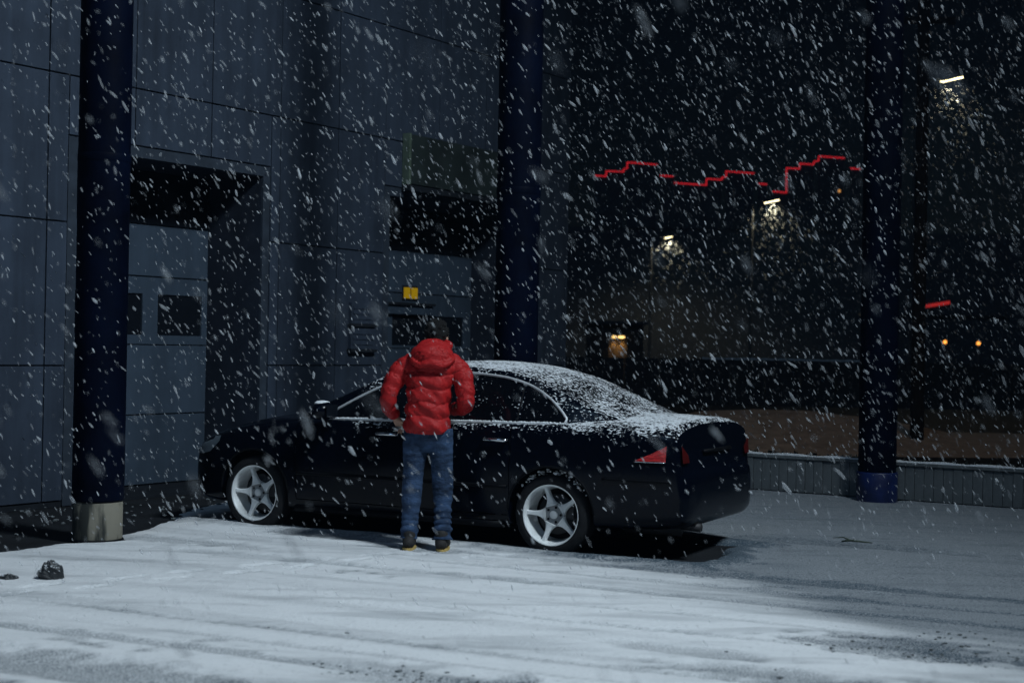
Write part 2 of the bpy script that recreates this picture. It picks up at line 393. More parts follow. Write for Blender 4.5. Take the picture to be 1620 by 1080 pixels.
    s = math_node(n, 'MULTIPLY', attr('slush'), maprange(n, n2.outputs[0], .36, .60, .30, 1.1))
    n4 = n.nodes.new('ShaderNodeTexNoise'); n4.inputs['Scale'].default_value = 38; n4.inputs['Detail'].default_value = 5; n4.inputs['Roughness'].default_value = .7
    n.links.new(tc.outputs['Object'], n4.inputs['Vector'])
    speck = math_node(n, 'MULTIPLY', maprange(n, n4.outputs[0], .54, .70, 0, .40), maprange(n, n3.outputs[0], .42, .58, .15, 1.0))
    s = math_node(n, 'ADD', s, speck)
    thin_ = math_node(n, 'MULTIPLY', attr('thin'), maprange(n, n2.outputs[0], .3, .7, .72, 1.0))
    st = math_node(n, 'MULTIPLY', maprange(n, attr('streak'), .48, .22, 0, .22), maprange(n, n1.outputs[0], .35, .65, .4, 1.0))
    st2 = maprange(n, n3.outputs[0], .52, .30, 0, .26)
    dark = math_node(n, 'ADD', math_node(n, 'MULTIPLY', s, .85), math_node(n, 'MULTIPLY', thin_, .89))
    calm = maprange(n, attr('thin'), 0, 1, 1.0, .25, False)
    st = math_node(n, 'MULTIPLY', st, calm); st2 = math_node(n, 'MULTIPLY', st2, calm)
    dark = math_node(n, 'ADD', dark, st); dark = math_node(n, 'ADD', dark, st2, True)
    mx = n.nodes.new('ShaderNodeMix'); mx.data_type = 'RGBA'
    n.links.new(dark, mx.inputs[0]); mx.inputs[6].default_value = (.76, .79, .82, 1); mx.inputs[7].default_value = (.050, .074, .098, 1)
    n.links.new(mx.outputs[2], pb.inputs['Base Color']); pb.inputs['Roughness'].default_value = .82; pb.inputs['Specular IOR Level'].default_value = .15
    hsum = math_node(n, 'ADD', n1.outputs[0], math_node(n, 'ADD', math_node(n, 'MULTIPLY', n2.outputs[0], .7), math_node(n, 'MULTIPLY', n4.outputs[0], 1.2)))
    bp = n.nodes.new('ShaderNodeBump'); bp.inputs['Strength'].default_value = .6; bp.inputs['Distance'].default_value = .014
    n.links.new(hsum, bp.inputs['Height']); n.links.new(bp.outputs[0], pb.inputs['Normal'])
    tag(mkobj('snow_cover', me, mm), 'trodden snow lying over the yard', None, None, 'stuff')
    # kicked-up slush clods, far too many to count
    cl = MB()
    def clod(x, y, r):
        nn = 6; vv = [(0, 0, r * .75)]
        for k in range(nn):
            an = 2 * math.pi * k / nn + random.random() * .6; rr = r * random.uniform(.7, 1.25); vv.append((math.cos(an) * rr, math.sin(an) * rr * .8, r * random.uniform(.1, .4)))
        for k in range(nn):
            an = 2 * math.pi * k / nn; vv.append((math.cos(an) * r * .9, math.sin(an) * r * .7, -r * .5))
        ff = [(0, 1 + k, 1 + (k + 1) % nn) for k in range(nn)] + [(1 + k, 7 + k, 7 + (k + 1) % nn, 1 + (k + 1) % nn) for k in range(nn)]
        cl.add([(v[0] + x, v[1] + y, v[2] * .6 + .026) for v in vv], ff)
    A = Vector((.905, -.425)); B = Vector((.425, .905))
    for q0, wd, p0, p1, cnt in ((5.95, .13, -4.0, 3.4, 420), (5.35, .18, -4, 4, 300), (4.75, .2, -4, 4, 160), (7.02, .12, -1, 5, 60), (7.6, .3, -5, 3, 34), (6.6, .3, -5, 5, 40)):
        for _ in range(cnt):
            pp = random.uniform(p0, p1); qq = q0 + random.gauss(0, wd)
            v = A * pp + B * qq; clod(v.x, v.y, random.choice((.006, .008, .008, .011, .015)))
    for _ in range(110): clod(random.gauss(2.1, .4), random.gauss(7.75, .25), random.choice((.006, .008, .012)))
    for _ in range(120):
        tt = random.uniform(-2, 2.0); oo = random.uniform(.1, 1.7); v = WALL_P + WALL_U * tt + WALL_N * oo; clod(v.x, v.y, random.choice((.01, .014, .02)))
    tag(cl.build('slush_clods', mat('slush', (.13, .15, .16), .9, 0, .7, 60, .4, 90)), 'small dirty slush clods along the wheel ruts', None, None, 'stuff')
ground_and_snow()

# ------------------------------------------------------------------ the workshop building on the left
def building():
    rz = math.atan2(WALL_U.y, WALL_U.x)
    bld = empty('workshop_building', WALL_P, rz)
    tag(bld, 'grey panel clad workshop with two recessed bay doors', 'building')
    H = 8.0
    ops = [(0.0, 2.46, 3.31), (4.61, 7.40, 3.31)]
    fr = .11
    cols = [-6.5, -5.45, -4.42, -3.4, -2.38, -1.36, -.34, .68, 1.69, 2.71, 3.66, 4.5, 5.55, 6.55, 7.51, 8.55]
    rows = [.06, 1.30, 2.62, 3.97, 5.30, 6.63, H]
    def cut(rects, op):
        out = []; a0, a1, zt = op[0] - fr, op[1] + fr, op[2] + fr
        for (x0, x1, z0, z1) in rects:
            if x1 <= a0 or x0 >= a1 or z0 >= zt: out.append((x0, x1, z0, z1)); continue
            if x0 < a0: out.append((x0, a0, z0, z1)); x0 = a0
            if x1 > a1: out.append((a1, x1, z0, z1)); x1 = a1
            if z1 > zt: out.append((x0, x1, zt, z1))
        return out
    g = .0065
    rects = []
    for i in range(len(cols) - 1):
        for j in range(len(rows) - 1):
            rs = [(cols[i], cols[i + 1], rows[j], rows[j + 1])]
            for op in ops: rs = cut(rs, op)
            rects += rs
    for (x0, x1, z0, z1) in rects:
        if x1 - x0 < .05 or z1 - z0 < .05: continue
        dy = random.uniform(-.003, .003)
        o = MB().box((x0 + g, -.03 + dy, z0 + g), (x1 - g, 0.002, z1 - g)).build('wall_panel', M_PANEL, bld); bevel(o, .004, 2)
    # backing wall pieces behind the panels, leaving the bays open
    bk = MB()
    xs = [-6.5, ops[0][0], ops[0][1], ops[1][0], ops[1][1], 8.55]
    for i in (0, 2, 4): bk.box((xs[i] + (.121 if i else 0), .004, 0), (xs[i + 1] - (.121 if i < 4 else 0), .30, 3.432))
    bk.box((-6.5, .004, 3.433), (8.55, .30, H))
    bk.box((-6.5, .302, -.0), (8.55, .9, .04)) if False else None
    bk.build('wall_backing', M_SEAM, bld)
    MB().box((8.55, -.028, 0), (8.59, 9, H)).build('gable_wall', M_PANEL, bld)
    MB().box((-6.5, -.05, H), (8.6, 9, H + .18)).build('roof', M_SEAM, bld)
    MB().box((-6.5, -.012, .002), (ops[0][0] - fr, .002, .055)).build('plinth', M_SEAM, bld)
    MB().box((ops[0][1] + fr, -.012, .002), (ops[1][0] - fr, .002, .055)).build('plinth', M_SEAM, bld)
    D = .76
    for k, (a0, a1, zt) in enumerate(ops):
        # trim round the opening
        tr = MB().box((a0 - fr + g, -.022, .01), (a0 - .001, .003, zt + fr - g)).box((a1 + .001, -.022, .01), (a1 + fr - g, .003, zt + fr - g)).box((a0 - .001, -.022, zt + .001), (a1 + .001, .003, zt + fr - g))
        tr.build('opening_trim', M_TRIM, bld)
        rv = MB().box((a0 - .12, .004, 0), (a0, D + .1, zt)).box((a1, .004, 0), (a1 + .12, D + .1, zt)).box((a0 - .12, .004, zt + .001), (a1 + .12, D + .1, zt + .12))
        rv.build('reveal', M_REVEAL, bld)
        MB().box((a0, .0, .001), (a1, D, .035)).build('threshold', M_SEAM, bld)
        # sectional door: four rows of panels, a dark pane above standing in for the lintel's shade, a row of window panes
        dr = MB().box((a0, D + .03, 0), (a1, D + .09, zt)).build('bay_door', M_SEAM, bld)
        zs = [.04, .77, 1.50, 2.21, 2.75]
        if k == 0: wins = [(.05, .68), (.89, 1.52), (1.73, 2.36)]; wz = (1.60, 2.03)
        else: wins = [(a0 + .12, a0 + .92), (5.67, 7.21)]; wz = (1.54, 1.93)
        for j in range(4):
            z0, z1 = zs[j] + .006, zs[j + 1] - .006
            if j == 2:
                pn = MB(); xx = a0 + .02
                for (u0, u1) in wins: pn.box((xx, D, z0), (u0, D + .028, z1)); pn.box((u0, D, z0), (u1, D + .028, wz[0])); pn.box((u0, D, wz[1]), (u1, D + .028, z1)); xx = u1
                pn.box((xx, D, z0), (a1 - .02, D + .028, z1)); pn.build('door_panel', M_DOOR, dr)
                for (u0, u1) in wins:
                    MB().box((u0 + .004, D + .016, wz[0] + .004), (u1 - .004, D + .026, wz[1] - .004)).build('window_pane', M_GLASS, dr)
            else: bevel(MB().box((a0 + .02, D, z0), (a1 - .02, D + .028, z1)).build('door_panel', M_DOOR, dr), .004, 1)
        MB().box((a0 + .01, D + .004, 2.757), (a1 - .01, D + .028, zt - .004)).build('lintel_shade_pane', M_GLASS, dr)
    def hang(o): o.location = WALL_P; o.rotation_euler = (0, 0, rz); return o
    # sign box above the second bay
    e = hang(empty('sign_box')); tag(e, 'unlit greenish sign box above the far bay door', 'sign')
    MB().box((4.86, -.13, 3.47), (7.35, -.034, 4.06)).build('sign_face', mat('sign_face', (.018, .026, .026), .45, 0, .3, 3), e)
    MB().box((4.815, -.137, 3.46), (4.855, -.034, 4.07)).build('lit_side', mat('lit_side_green', (.075, .105, .08), .5), e)  # side face given a paler colour, as if light fell on it
    MB().box((4.815, -.15, 3.385), (7.4, -.034, 3.452)).build('drip_ledge', M_SEAM, e)
    # wall cabinets
    for z0, z1, lab in ((1.78, 2.02, 'upper of two flat louvre boxes on the panel wall between the bays'), (1.49, 1.73, 'lower of two flat louvre boxes on the panel wall between the bays')):
        c = hang(empty('louvre_box')); tag(c, lab, 'wall box', 'louvre boxes between the bays')
        MB().box((3.88, -.075, z0), (4.31, -.034, z1)).build('housing', M_PANEL, c)
        MB().box((3.86, -.10, z0 - .035), (4.33, -.034, z0 - .003)).build('drip_rail', M_SEAM, c)
        for q in range(3): MB().box((3.91, -.085, z0 + .05 + q * .06), (4.28, -.0755, z0 + .075 + q * .06)).build('louvre', M_PANEL, c)
    # twin yellow marker plates with the rail below
    y = hang(empty('yellow_plate_sign')); tag(y, 'pair of small lit yellow plates above the far bay window', 'sign')
    ymat = glow('yellow_plate', (.62, .38, .005), .30)
    for q in (0, 1): MB().box((5.88 + q * .155, D - .03, 2.145), (5.995 + q * .155, D - .012, 2.285)).build('plate', ymat, y)
    MB().box((5.86, D - .011, 2.12), (6.175, D - .002, 2.31)).build('back_board', M_SEAM, y)
    r = hang(empty('awning_rail')); tag(r, 'narrow grey awning rail below the yellow plates', 'rail')
    MB().box((5.2, D - .10, 2.055), (6.45, D - .004, 2.085)).build('rail', M_SEAM, r)
    MB().box((5.2, D - .06, 1.94), (6.45, D - .004, 2.052)).build('blind_box', M_DOOR, r)
building()

# ------------------------------------------------------------------ blue columns
def columns():
    conc, n, p = nodes_of('stained_concrete')
    tc = n.nodes.new('ShaderNodeTexCoord'); mp = n.nodes.new('ShaderNodeMapping'); mp.inputs['Scale'].default_value = (1, 1, .22)
    n.links.new(tc.outputs['Object'], mp.inputs[0])
    a = n.nodes.new('ShaderNodeTexNoise'); a.inputs['Scale'].default_value = 9; a.inputs['Detail'].default_value = 6; n.links.new(mp.outputs[0], a.inputs['Vector'])
    rp = n.nodes.new('ShaderNodeValToRGB'); e = rp.color_ramp.elements
    e[0].position = .43; e[0].color = (.018, .022, .020, 1); e[1].position = .58; e[1].color = (.19, .18, .145, 1)
    n.links.new(a.outputs[0], rp.inputs[0]); n.links.new(rp.outputs[0], p.inputs['Base Color']); p.inputs['Roughness'].default_value = .9
    labs = ['dark blue column on a stained bare concrete foot, nearest the workshop doors',
            'dark blue column rising behind the roof of the black car',
            'dark blue column with a bright blue foot in front of the low ribbed fence']
    for i, (c, l) in enumerate(zip(COLS, labs)):
        e_ = empty('canopy_column', c, .3 * i); tag(e_, l, 'column', 'blue columns across the yard')
        rb = .187 if i != 2 else .212
        b = MB().lathe([(rb - .012, -.03), (rb, .0), (rb, .30), (rb - .006, .315)], 40).build('column_foot', conc if i == 0 else M_BLUE, e_, True)
        if i == 0: MB().lathe([(rb + .010, .0), (rb + .012, .018), (rb + .002, .03)], 40).build('foot_gasket', M_BLACK, e_, True)
        MB().lathe([(.192, .318), (.195, .33), (.195, 8.6), (.19, 8.62)], 40).build('shaft', M_NAVY, e_, True)
        MB().lathe([(.1975, 2.9), (.1995, 2.905), (.1995, 2.955), (.1975, 2.96)], 40, cap=False).build('clamp_band', M_NAVY, e_, True)
columns()

# ------------------------------------------------------------------ low ribbed fence, bank, far things
def fence():
    a = Vector((1.1, 17.42, 0)); d = Vector((.842, -.540, 0)).normalized(); L = 9.6
    f = empty('low_fence', a, math.atan2(d.y, d.x)); tag(f, 'low grey ribbed fence with a snow covered rail behind the car', 'fence')
    fm = mat('fence_slat', (.085, .10, .108), .7, 0, .3, 4, .2, 40)
    me = MB().box((0, -.012, .03), (.094, .012, .385)).mesh('slat'); me.materials.append(fm)
    n = int(L / .1)
    for i in range(n):
        o = mkobj('slat', me, fm, f); o.location = (i * .1 + .003, random.uniform(-.006, .006), 0)
    MB().box((0, .014, .06), (L, .05, .33)).build('backing_rail', M_SEAM, f)
    MB().box((0, -.03, .387), (L, .06, .418)).build('top_rail', fm, f)
    sn = MB(); k = 160
    for i in range(k):
        x0, x1 = L * i / k, L * (i + 1) / k
        h = .012 + .006 * math.sin(i * .7) + random.random() * .004
        sn.box((x0, -.022, .419), (x1 - .0005, .05, .419 + h))
    sn.build('snow_strip', M_SNOWCAP, f)
fence()

def bank():
    # earth bank beyond the fence, crest measured along the view
    crest = [(940, 690), (1040, 664), (1110, 650), (1200, 646), (1290, 650), (1370, 660), (1440, 672), (1520, 687), (1640, 699), (1800, 706), (2000, 712)]
    Dn, Dc = 22.0, 25.5
    rows = []
    X = np.linspace(1.0, 14.5, 90)
    cx = [at_depth(px, py, Dc).x for px, py in crest]; cz = [at_depth(px, py, Dc).z for px, py in crest]
    m = MB(); prof = [(0, 0.0), (.25, .12), (.5, .38), (.75, .72), (.9, .93), (1.0, 1.0), (1.2, .9), (1.7, .4), (2.2, -.02)]
    vv = []
    for x in X:
        h = max(.05, float(np.interp(x, cx, cz)))
        for (s, k) in prof:
            y = Dn + (Dc - Dn) * s; nz_ = float(fbm(np.array([x * 1.6]), np.array([y * 1.6]), 3)[0]) - .5
            vv.append((x, y, max(-.03, h * k + nz_ * .05 * (k > .05)) if s > 0 else -.03))
    n = len(prof); ff = []
    for i in range(len(X) - 1):
        for j in range(n - 1): ff.append((i * n + j, (i + 1) * n + j, (i + 1) * n + j + 1, i * n + j + 1))
    m.add(vv, ff)
    tag(m.build('earth_bank', mat('frozen_earth', (.40, .29, .21), .95, 0, .3, 5, .6, 60), None, True), 'brown frozen earth bank beyond the low fence', None, None, 'structure')
    # dark clipped hedge strip just behind the fence
    hd = MB(); d = Vector((.842, -.540)); nn = Vector((.54, .842))
    for i in range(5200):
        u = random.uniform(.3, 10.5); v_ = random.uniform(.25, 1.4); z = random.uniform(.02, .40) * (1 - .25 * abs(v_ - .8))
        c = Vector((1.1 + d.x * u + nn.x * v_, 17.42 + d.y * u + nn.y * v_, z)); s = random.uniform(.03, .06)
        r = Euler((random.random() * 6, random.random() * 6, random.random() * 6)).to_matrix()
        hd.add([r @ Vector(q) * s + c for q in ((-1, 0, 0), (0, -.45, .1), (1, 0, 0), (0, .45, .1))], [(0, 1, 2, 3)])
    tag(hd.build('low_hedge', mat('dark_leaves', (.012, .016, .012), .8, 0, .5, 9)), 'dark low hedge growing right behind the ribbed fence', 'hedge', None, None)
    # pole standing on the bank
    b = at_depth(1450, 700, 24.0); p = empty('utility_pole', (b.x, b.y, 0)); tag(p, 'black timber pole standing on the brown earth bank', 'pole')
    MB().lathe([(.115, -.05), (.11, .4), (.095, 7.5), (.09, 7.52)], 16).build('pole', mat('tarred_timber', (.012, .011, .011), .9, 0, .4, 12, .4, 50, .2, stretch=(1, 1, .1)), p, True)
    MB().box((-.5, -.05, 6.9), (.5, .05, 7.0)).build('cross_arm', MATS['tarred_timber'], p)
    # long board wall far behind with snow on its top edge
    y0 = 42.0; a_ = at_depth(1150, 574, y0); b_ = at_depth(1385, 567, y0)
    wl = empty('board_wall', (0, y0, 0)); tag(wl, 'long dark board wall with a thin snow line on its top', 'wall')
    hgt = (a_.z + b_.z) / 2; bm_ = MB().box((0, 0, 0), (.98, .06, hgt)).mesh('board'); bm_.materials.append(mat('dark_boards', (.02, .02, .02), .9))
    for i in range(16):
        o = mkobj('board', bm_, None, wl); o.location = (1.2 + i, random.uniform(-.01, .01), 0)
    sn = MB()
    for i in range(80): sn.box((5.4 + i * .07, -.02, hgt + .002), (5.4 + i * .07 + .069, .08, hgt + .03 + random.random() * .02))
    sn.build('snow_strip', M_SNOWCAP, wl)
bank()

def street_lamp(px, py, D, hl, lab, power):
    hd = at_depth(px, py, D)
    e = empty('street_lamp', (hd.x - 1.0, hd.y, 0)); tag(e, lab, 'street lamp', 'lit street lamps along the road')
    pm = mat('lamp_pole', (.05, .052, .055), .5, .5)
    MB().lathe([(.09, 0), (.085, 1.0), (.05, hd.z - .15), (.045, hd.z - .1)], 12).build('pole', pm, e, True)
    MB().tube([(0, 0, hd.z - .2), (.15, 0, hd.z - .06), (.5, 0, hd.z - .02), (1.0 - hl / 2, 0, hd.z)], .035, 8).build('arm', pm, e, True)
    h = empty('lamp_head', (1.0, 0, hd.z)); h.parent = e; h.rotation_euler = (R(14), -R(14), 0)
    bevel(MB().box((-hl / 2, -.13, .012), (hl / 2, .13, .07)).build('housing', pm, h), .02, 2)
    MB().box((-hl / 2 + .02, -.115, -.03), (hl / 2 - .02, .115, .010)).build('lens', glow('lamp_lens', (1.0, .88, .48), 7.0), h)
    ld = bpy.data.lights.new('lamp_light', 'SPOT'); ld.energy = power; ld.color = (1.0, .88, .58); ld.spot_size = R(150); ld.spot_blend = .6; ld.shadow_soft_size = .12
    l = bpy.data.objects.new('lamp_light', ld); COL.objects.link(l); l.parent = e; l.location = (1.0, 0, hd.z - .10)
    return hd
LAMPS = [street_lamp(1506, 125, 48.5 * .87, .62, 'highest and nearest lit street lamp, beyond the column with the blue foot', 330),
         street_lamp(1221, 318, 89 * .87, .80, 'lit street lamp just below the red light line', 800),
         street_lamp(1057, 375, 90, .50, 'smallest lit street lamp, farthest along the road', 600)]

def far_building():
    D = 96.0
    e = empty('outlined_building', (0, D, 0)); tag(e, 'unlit dark building outlined by stepped red light strips', 'building')
    dk = mat('night_facade', (.03, .034, .042), .9)
    MB().box((2, .2, 0), (38, 14, 9.4)).build('wall', dk, e)
    red = glow('red_strip', (1.0, .025, .04), .62)
    def P(zx, zy):
        v = at_depth(900 + zx * .4444, zy * .4444, D); return (v.x, 0, v.z)
    segs = [[(92, 625), (133, 628), (133, 609), (195, 611), (195, 602), (208, 599), (208, 578), (315, 586)], [(325, 625), (373, 628)],
            [(375, 651), (490, 659), (490, 636), (545, 640), (545, 632), (560, 629), (560, 610), (660, 617)], [(675, 654), (706, 656)],
            [(725, 681), (775, 686), (775, 598), (822, 601), (822, 582), (872, 586), (872, 576), (890, 572), (890, 556), (982, 563)], [(1003, 599), (1038, 602)]]
    for s in segs:
        m = MB(); q = [P(*k) for k in s]
        for a, b in zip(q[:-1], q[1:]):
            m.tube([a, b], .032, 6)
        m.build('light_strip', red, e)
    sm = P(963, 680); MB().lathe([(.02, -.09), (.08, -.03), (.08, .05), (.02, .09)], 10, origin=sm).build('small_lamp', glow('amber_lamp', (1.0, .45, .12), .8), e)
    # steps of the roof line carry the strips: shallow parapet blocks
    for s in segs:
        q = [P(*k) for k in s]
        for a, b in zip(q[:-1], q[1:]):
            if abs(a[0] - b[0]) > .5 and min(a[2], b[2]) > 9.6: MB().box((min(a[0], b[0]), .06, 9.4), (max(a[0], b[0]), .19, min(a[2], b[2]) - .06)).build('parapet_block', dk, e)
    # red strip on a separate low kiosk further right
    k = at_depth(1468, 484, 70); k2 = at_depth(1506, 478, 70)
    q = empty('kiosk', (k.x, 70.3, 0)); tag(q, 'small dark kiosk carrying a single dim red strip', 'kiosk')
    MB().box((-2, .1, 0), (4, 4, 3.4)).build('wall', dk, q); MB().box((-2.2, -.1, 3.4), (4.2, 4.2, 3.55)).build('roof', dk, q)
    MB().box((.3, .35, 3.55), (.42, .47, k.z + .2)).build('post', dk, q)
    MB().tube([(0, .05, k.z), (k2.x - k.x, .05, k2.z)], .075, 8).build('light_strip', glow('dim_red_strip', (.6, .03, .03), .55), q)
    MB().box((-.05, .14, k.z - .1), (k2.x - k.x + .05, .34, k2.z + .1)).build('strip_board', dk, q)
    # two amber marker lamps on posts
    for px, py, lab in ((1495, 541, 'amber marker lamp on a thin post, the one nearer the blue foot column'), (1548, 543, 'amber marker lamp on a thin post, the one nearer the frame edge')):
        v = at_depth(px, py, 60); p = empty('marker_post', (v.x, v.y, 0)); tag(p, lab, 'marker lamp', 'amber marker lamps')
        MB().lathe([(.04, 0), (.035, v.z - .07)], 10).build('post', dk, p, True)
        MB().lathe([(.02, -.07), (.07, -.04), (.075, .03), (.03, .075)], 12, origin=(0, 0, v.z)).build('lamp', glow('amber_marker', (1.0, .36, .06), 2.2), p, True)
    # shed with a warm twin lamp over its door
    D2 = 58.0; v = at_depth(978, 540, D2); s = empty('gate_shed', (v.x, D2 + .1, 0)); tag(s, 'dark shed with a warm twin lamp glowing over its door', 'shed')
    MB().box((-1.1, .08, 0), (1.0, 3, 2.5)).build('wall', mat('shed_wall', (.02, .017, .014), .9), s); MB().box((-1.25, -.15, 2.5), (1.15, 3.2, 2.62)).build('roof', dk, s)
    MB().box((-.36, .02, 0), (.36, .075, v.z + .05)).build('door', mat('shed_door', (.16, .11, .06), .8), s)
    wm = glow('warm_bulb', (1.0, .62, .20), 2.6)
    zt = at_depth(978, 533, D2).z
    for x0, r in ((-.16, .10), (.12, .14)):
        MB().ell((x0, -.10, zt), (r, .05, .05), 12, 8).build('lamp', wm, s, True)
    MB().box((-.32, -.07, zt + .06), (.32, .075, zt + .10)).build('lamp_bracket', dk, s)
    for x0 in (-.15, .15):
        ld = bpy.data.lights.new('lamp_light', 'SPOT'); ld.energy = 8; ld.color = (1.0, .62, .22); ld.spot_size = R(75); ld.spot_blend = .7; ld.shadow_soft_size = .04
        l = bpy.data.objects.new('lamp_light', ld); COL.objects.link(l); l.parent = s; l.location = (x0, -.13, zt - .07); l.rotation_euler = (R(14), 0, 0)
far_building()

def flood_mast():
    e = empty('floodlight_mast', (FLOOD_POS.x + .5, FLOOD_POS.y - .5, 0)); tag(e, 'tall steel mast with the yard floodlight on top', 'floodlight')
    pm = MATS['lamp_pole']; z = FLOOD_POS.z
    MB().lathe([(.13, 0), (.12, 1), (.07, z), (.065, z + .05)], 14).build('pole', pm, e, True)
    MB().tube([(0, 0, z), (-.5, .5, z + .12)], .035, 8).build('bracket', pm, e, True)
    d = (FLOOD_AIM - FLOOD_POS).normalized()
    h = empty('lamp_head', (-.5, .5, z)); h.parent = e; h.rotation_euler = d.to_track_quat('-Z', 'Y').to_euler()
    bevel(MB().box((-.26, -.2, .03), (.26, .2, .16)).build('housing', pm, h), .02, 2)
    MB().box((-.24, -.18, .004), (.24, .18, .028)).build('lens', glow('flood_lens', (.8, .92, 1.0), 12.0), h)
    ld = bpy.data.lights.new('flood_light', 'SPOT'); ld.energy = FLOOD_POWER; ld.color = (.80, .92, 1.0)
    ld.spot_size = R(80); ld.spot_blend = 1.0; ld.shadow_soft_size = 1.25
    l = bpy.data.objects.new('flood_light', ld); COL.objects.link(l); l.location = FLOOD_POS + d * .03; l.rotation_euler = h.rotation_euler
    l.parent = e; l.matrix_parent_inverse = Matrix.Translation(-Vector(e.location))
    aim2 = Vector((4.6, 24.0, .4)); P2 = FLOOD_POS + Vector((.75, .25, -.1)); d2 = (aim2 - P2).normalized()  # second, warm head added out of view to brighten the bank and fence
    h2 = empty('lamp_head', (P2.x - e.location.x, P2.y - e.location.y, P2.z)); h2.parent = e; h2.rotation_euler = d2.to_track_quat('-Z', 'Y').to_euler()
    bevel(MB().box((-.2, -.16, .03), (.2, .16, .14)).build('housing', pm, h2), .02, 2)
    MB().box((-.18, -.14, .004), (.18, .14, .028)).build('lens', glow('added_fill_lens', (1.0, .80, .55), 8.0), h2)
    l2d = bpy.data.lights.new('added_bank_fill', 'SPOT'); l2d.energy = 1000; l2d.color = (1.0, .80, .58); l2d.spot_size = R(34); l2d.spot_blend = 1.0; l2d.shadow_soft_size = .3
    l2 = bpy.data.objects.new('added_bank_fill', l2d); COL.objects.link(l2); l2.parent = e; l2.location = Vector(h2.location) + d2 * .03; l2.rotation_euler = h2.rotation_euler
    MB().tube([(0, 0, z - .1), (P2.x - e.location.x, P2.y - e.location.y, P2.z + .1)], .03, 8).build('bracket', pm, e, True)
flood_mast()
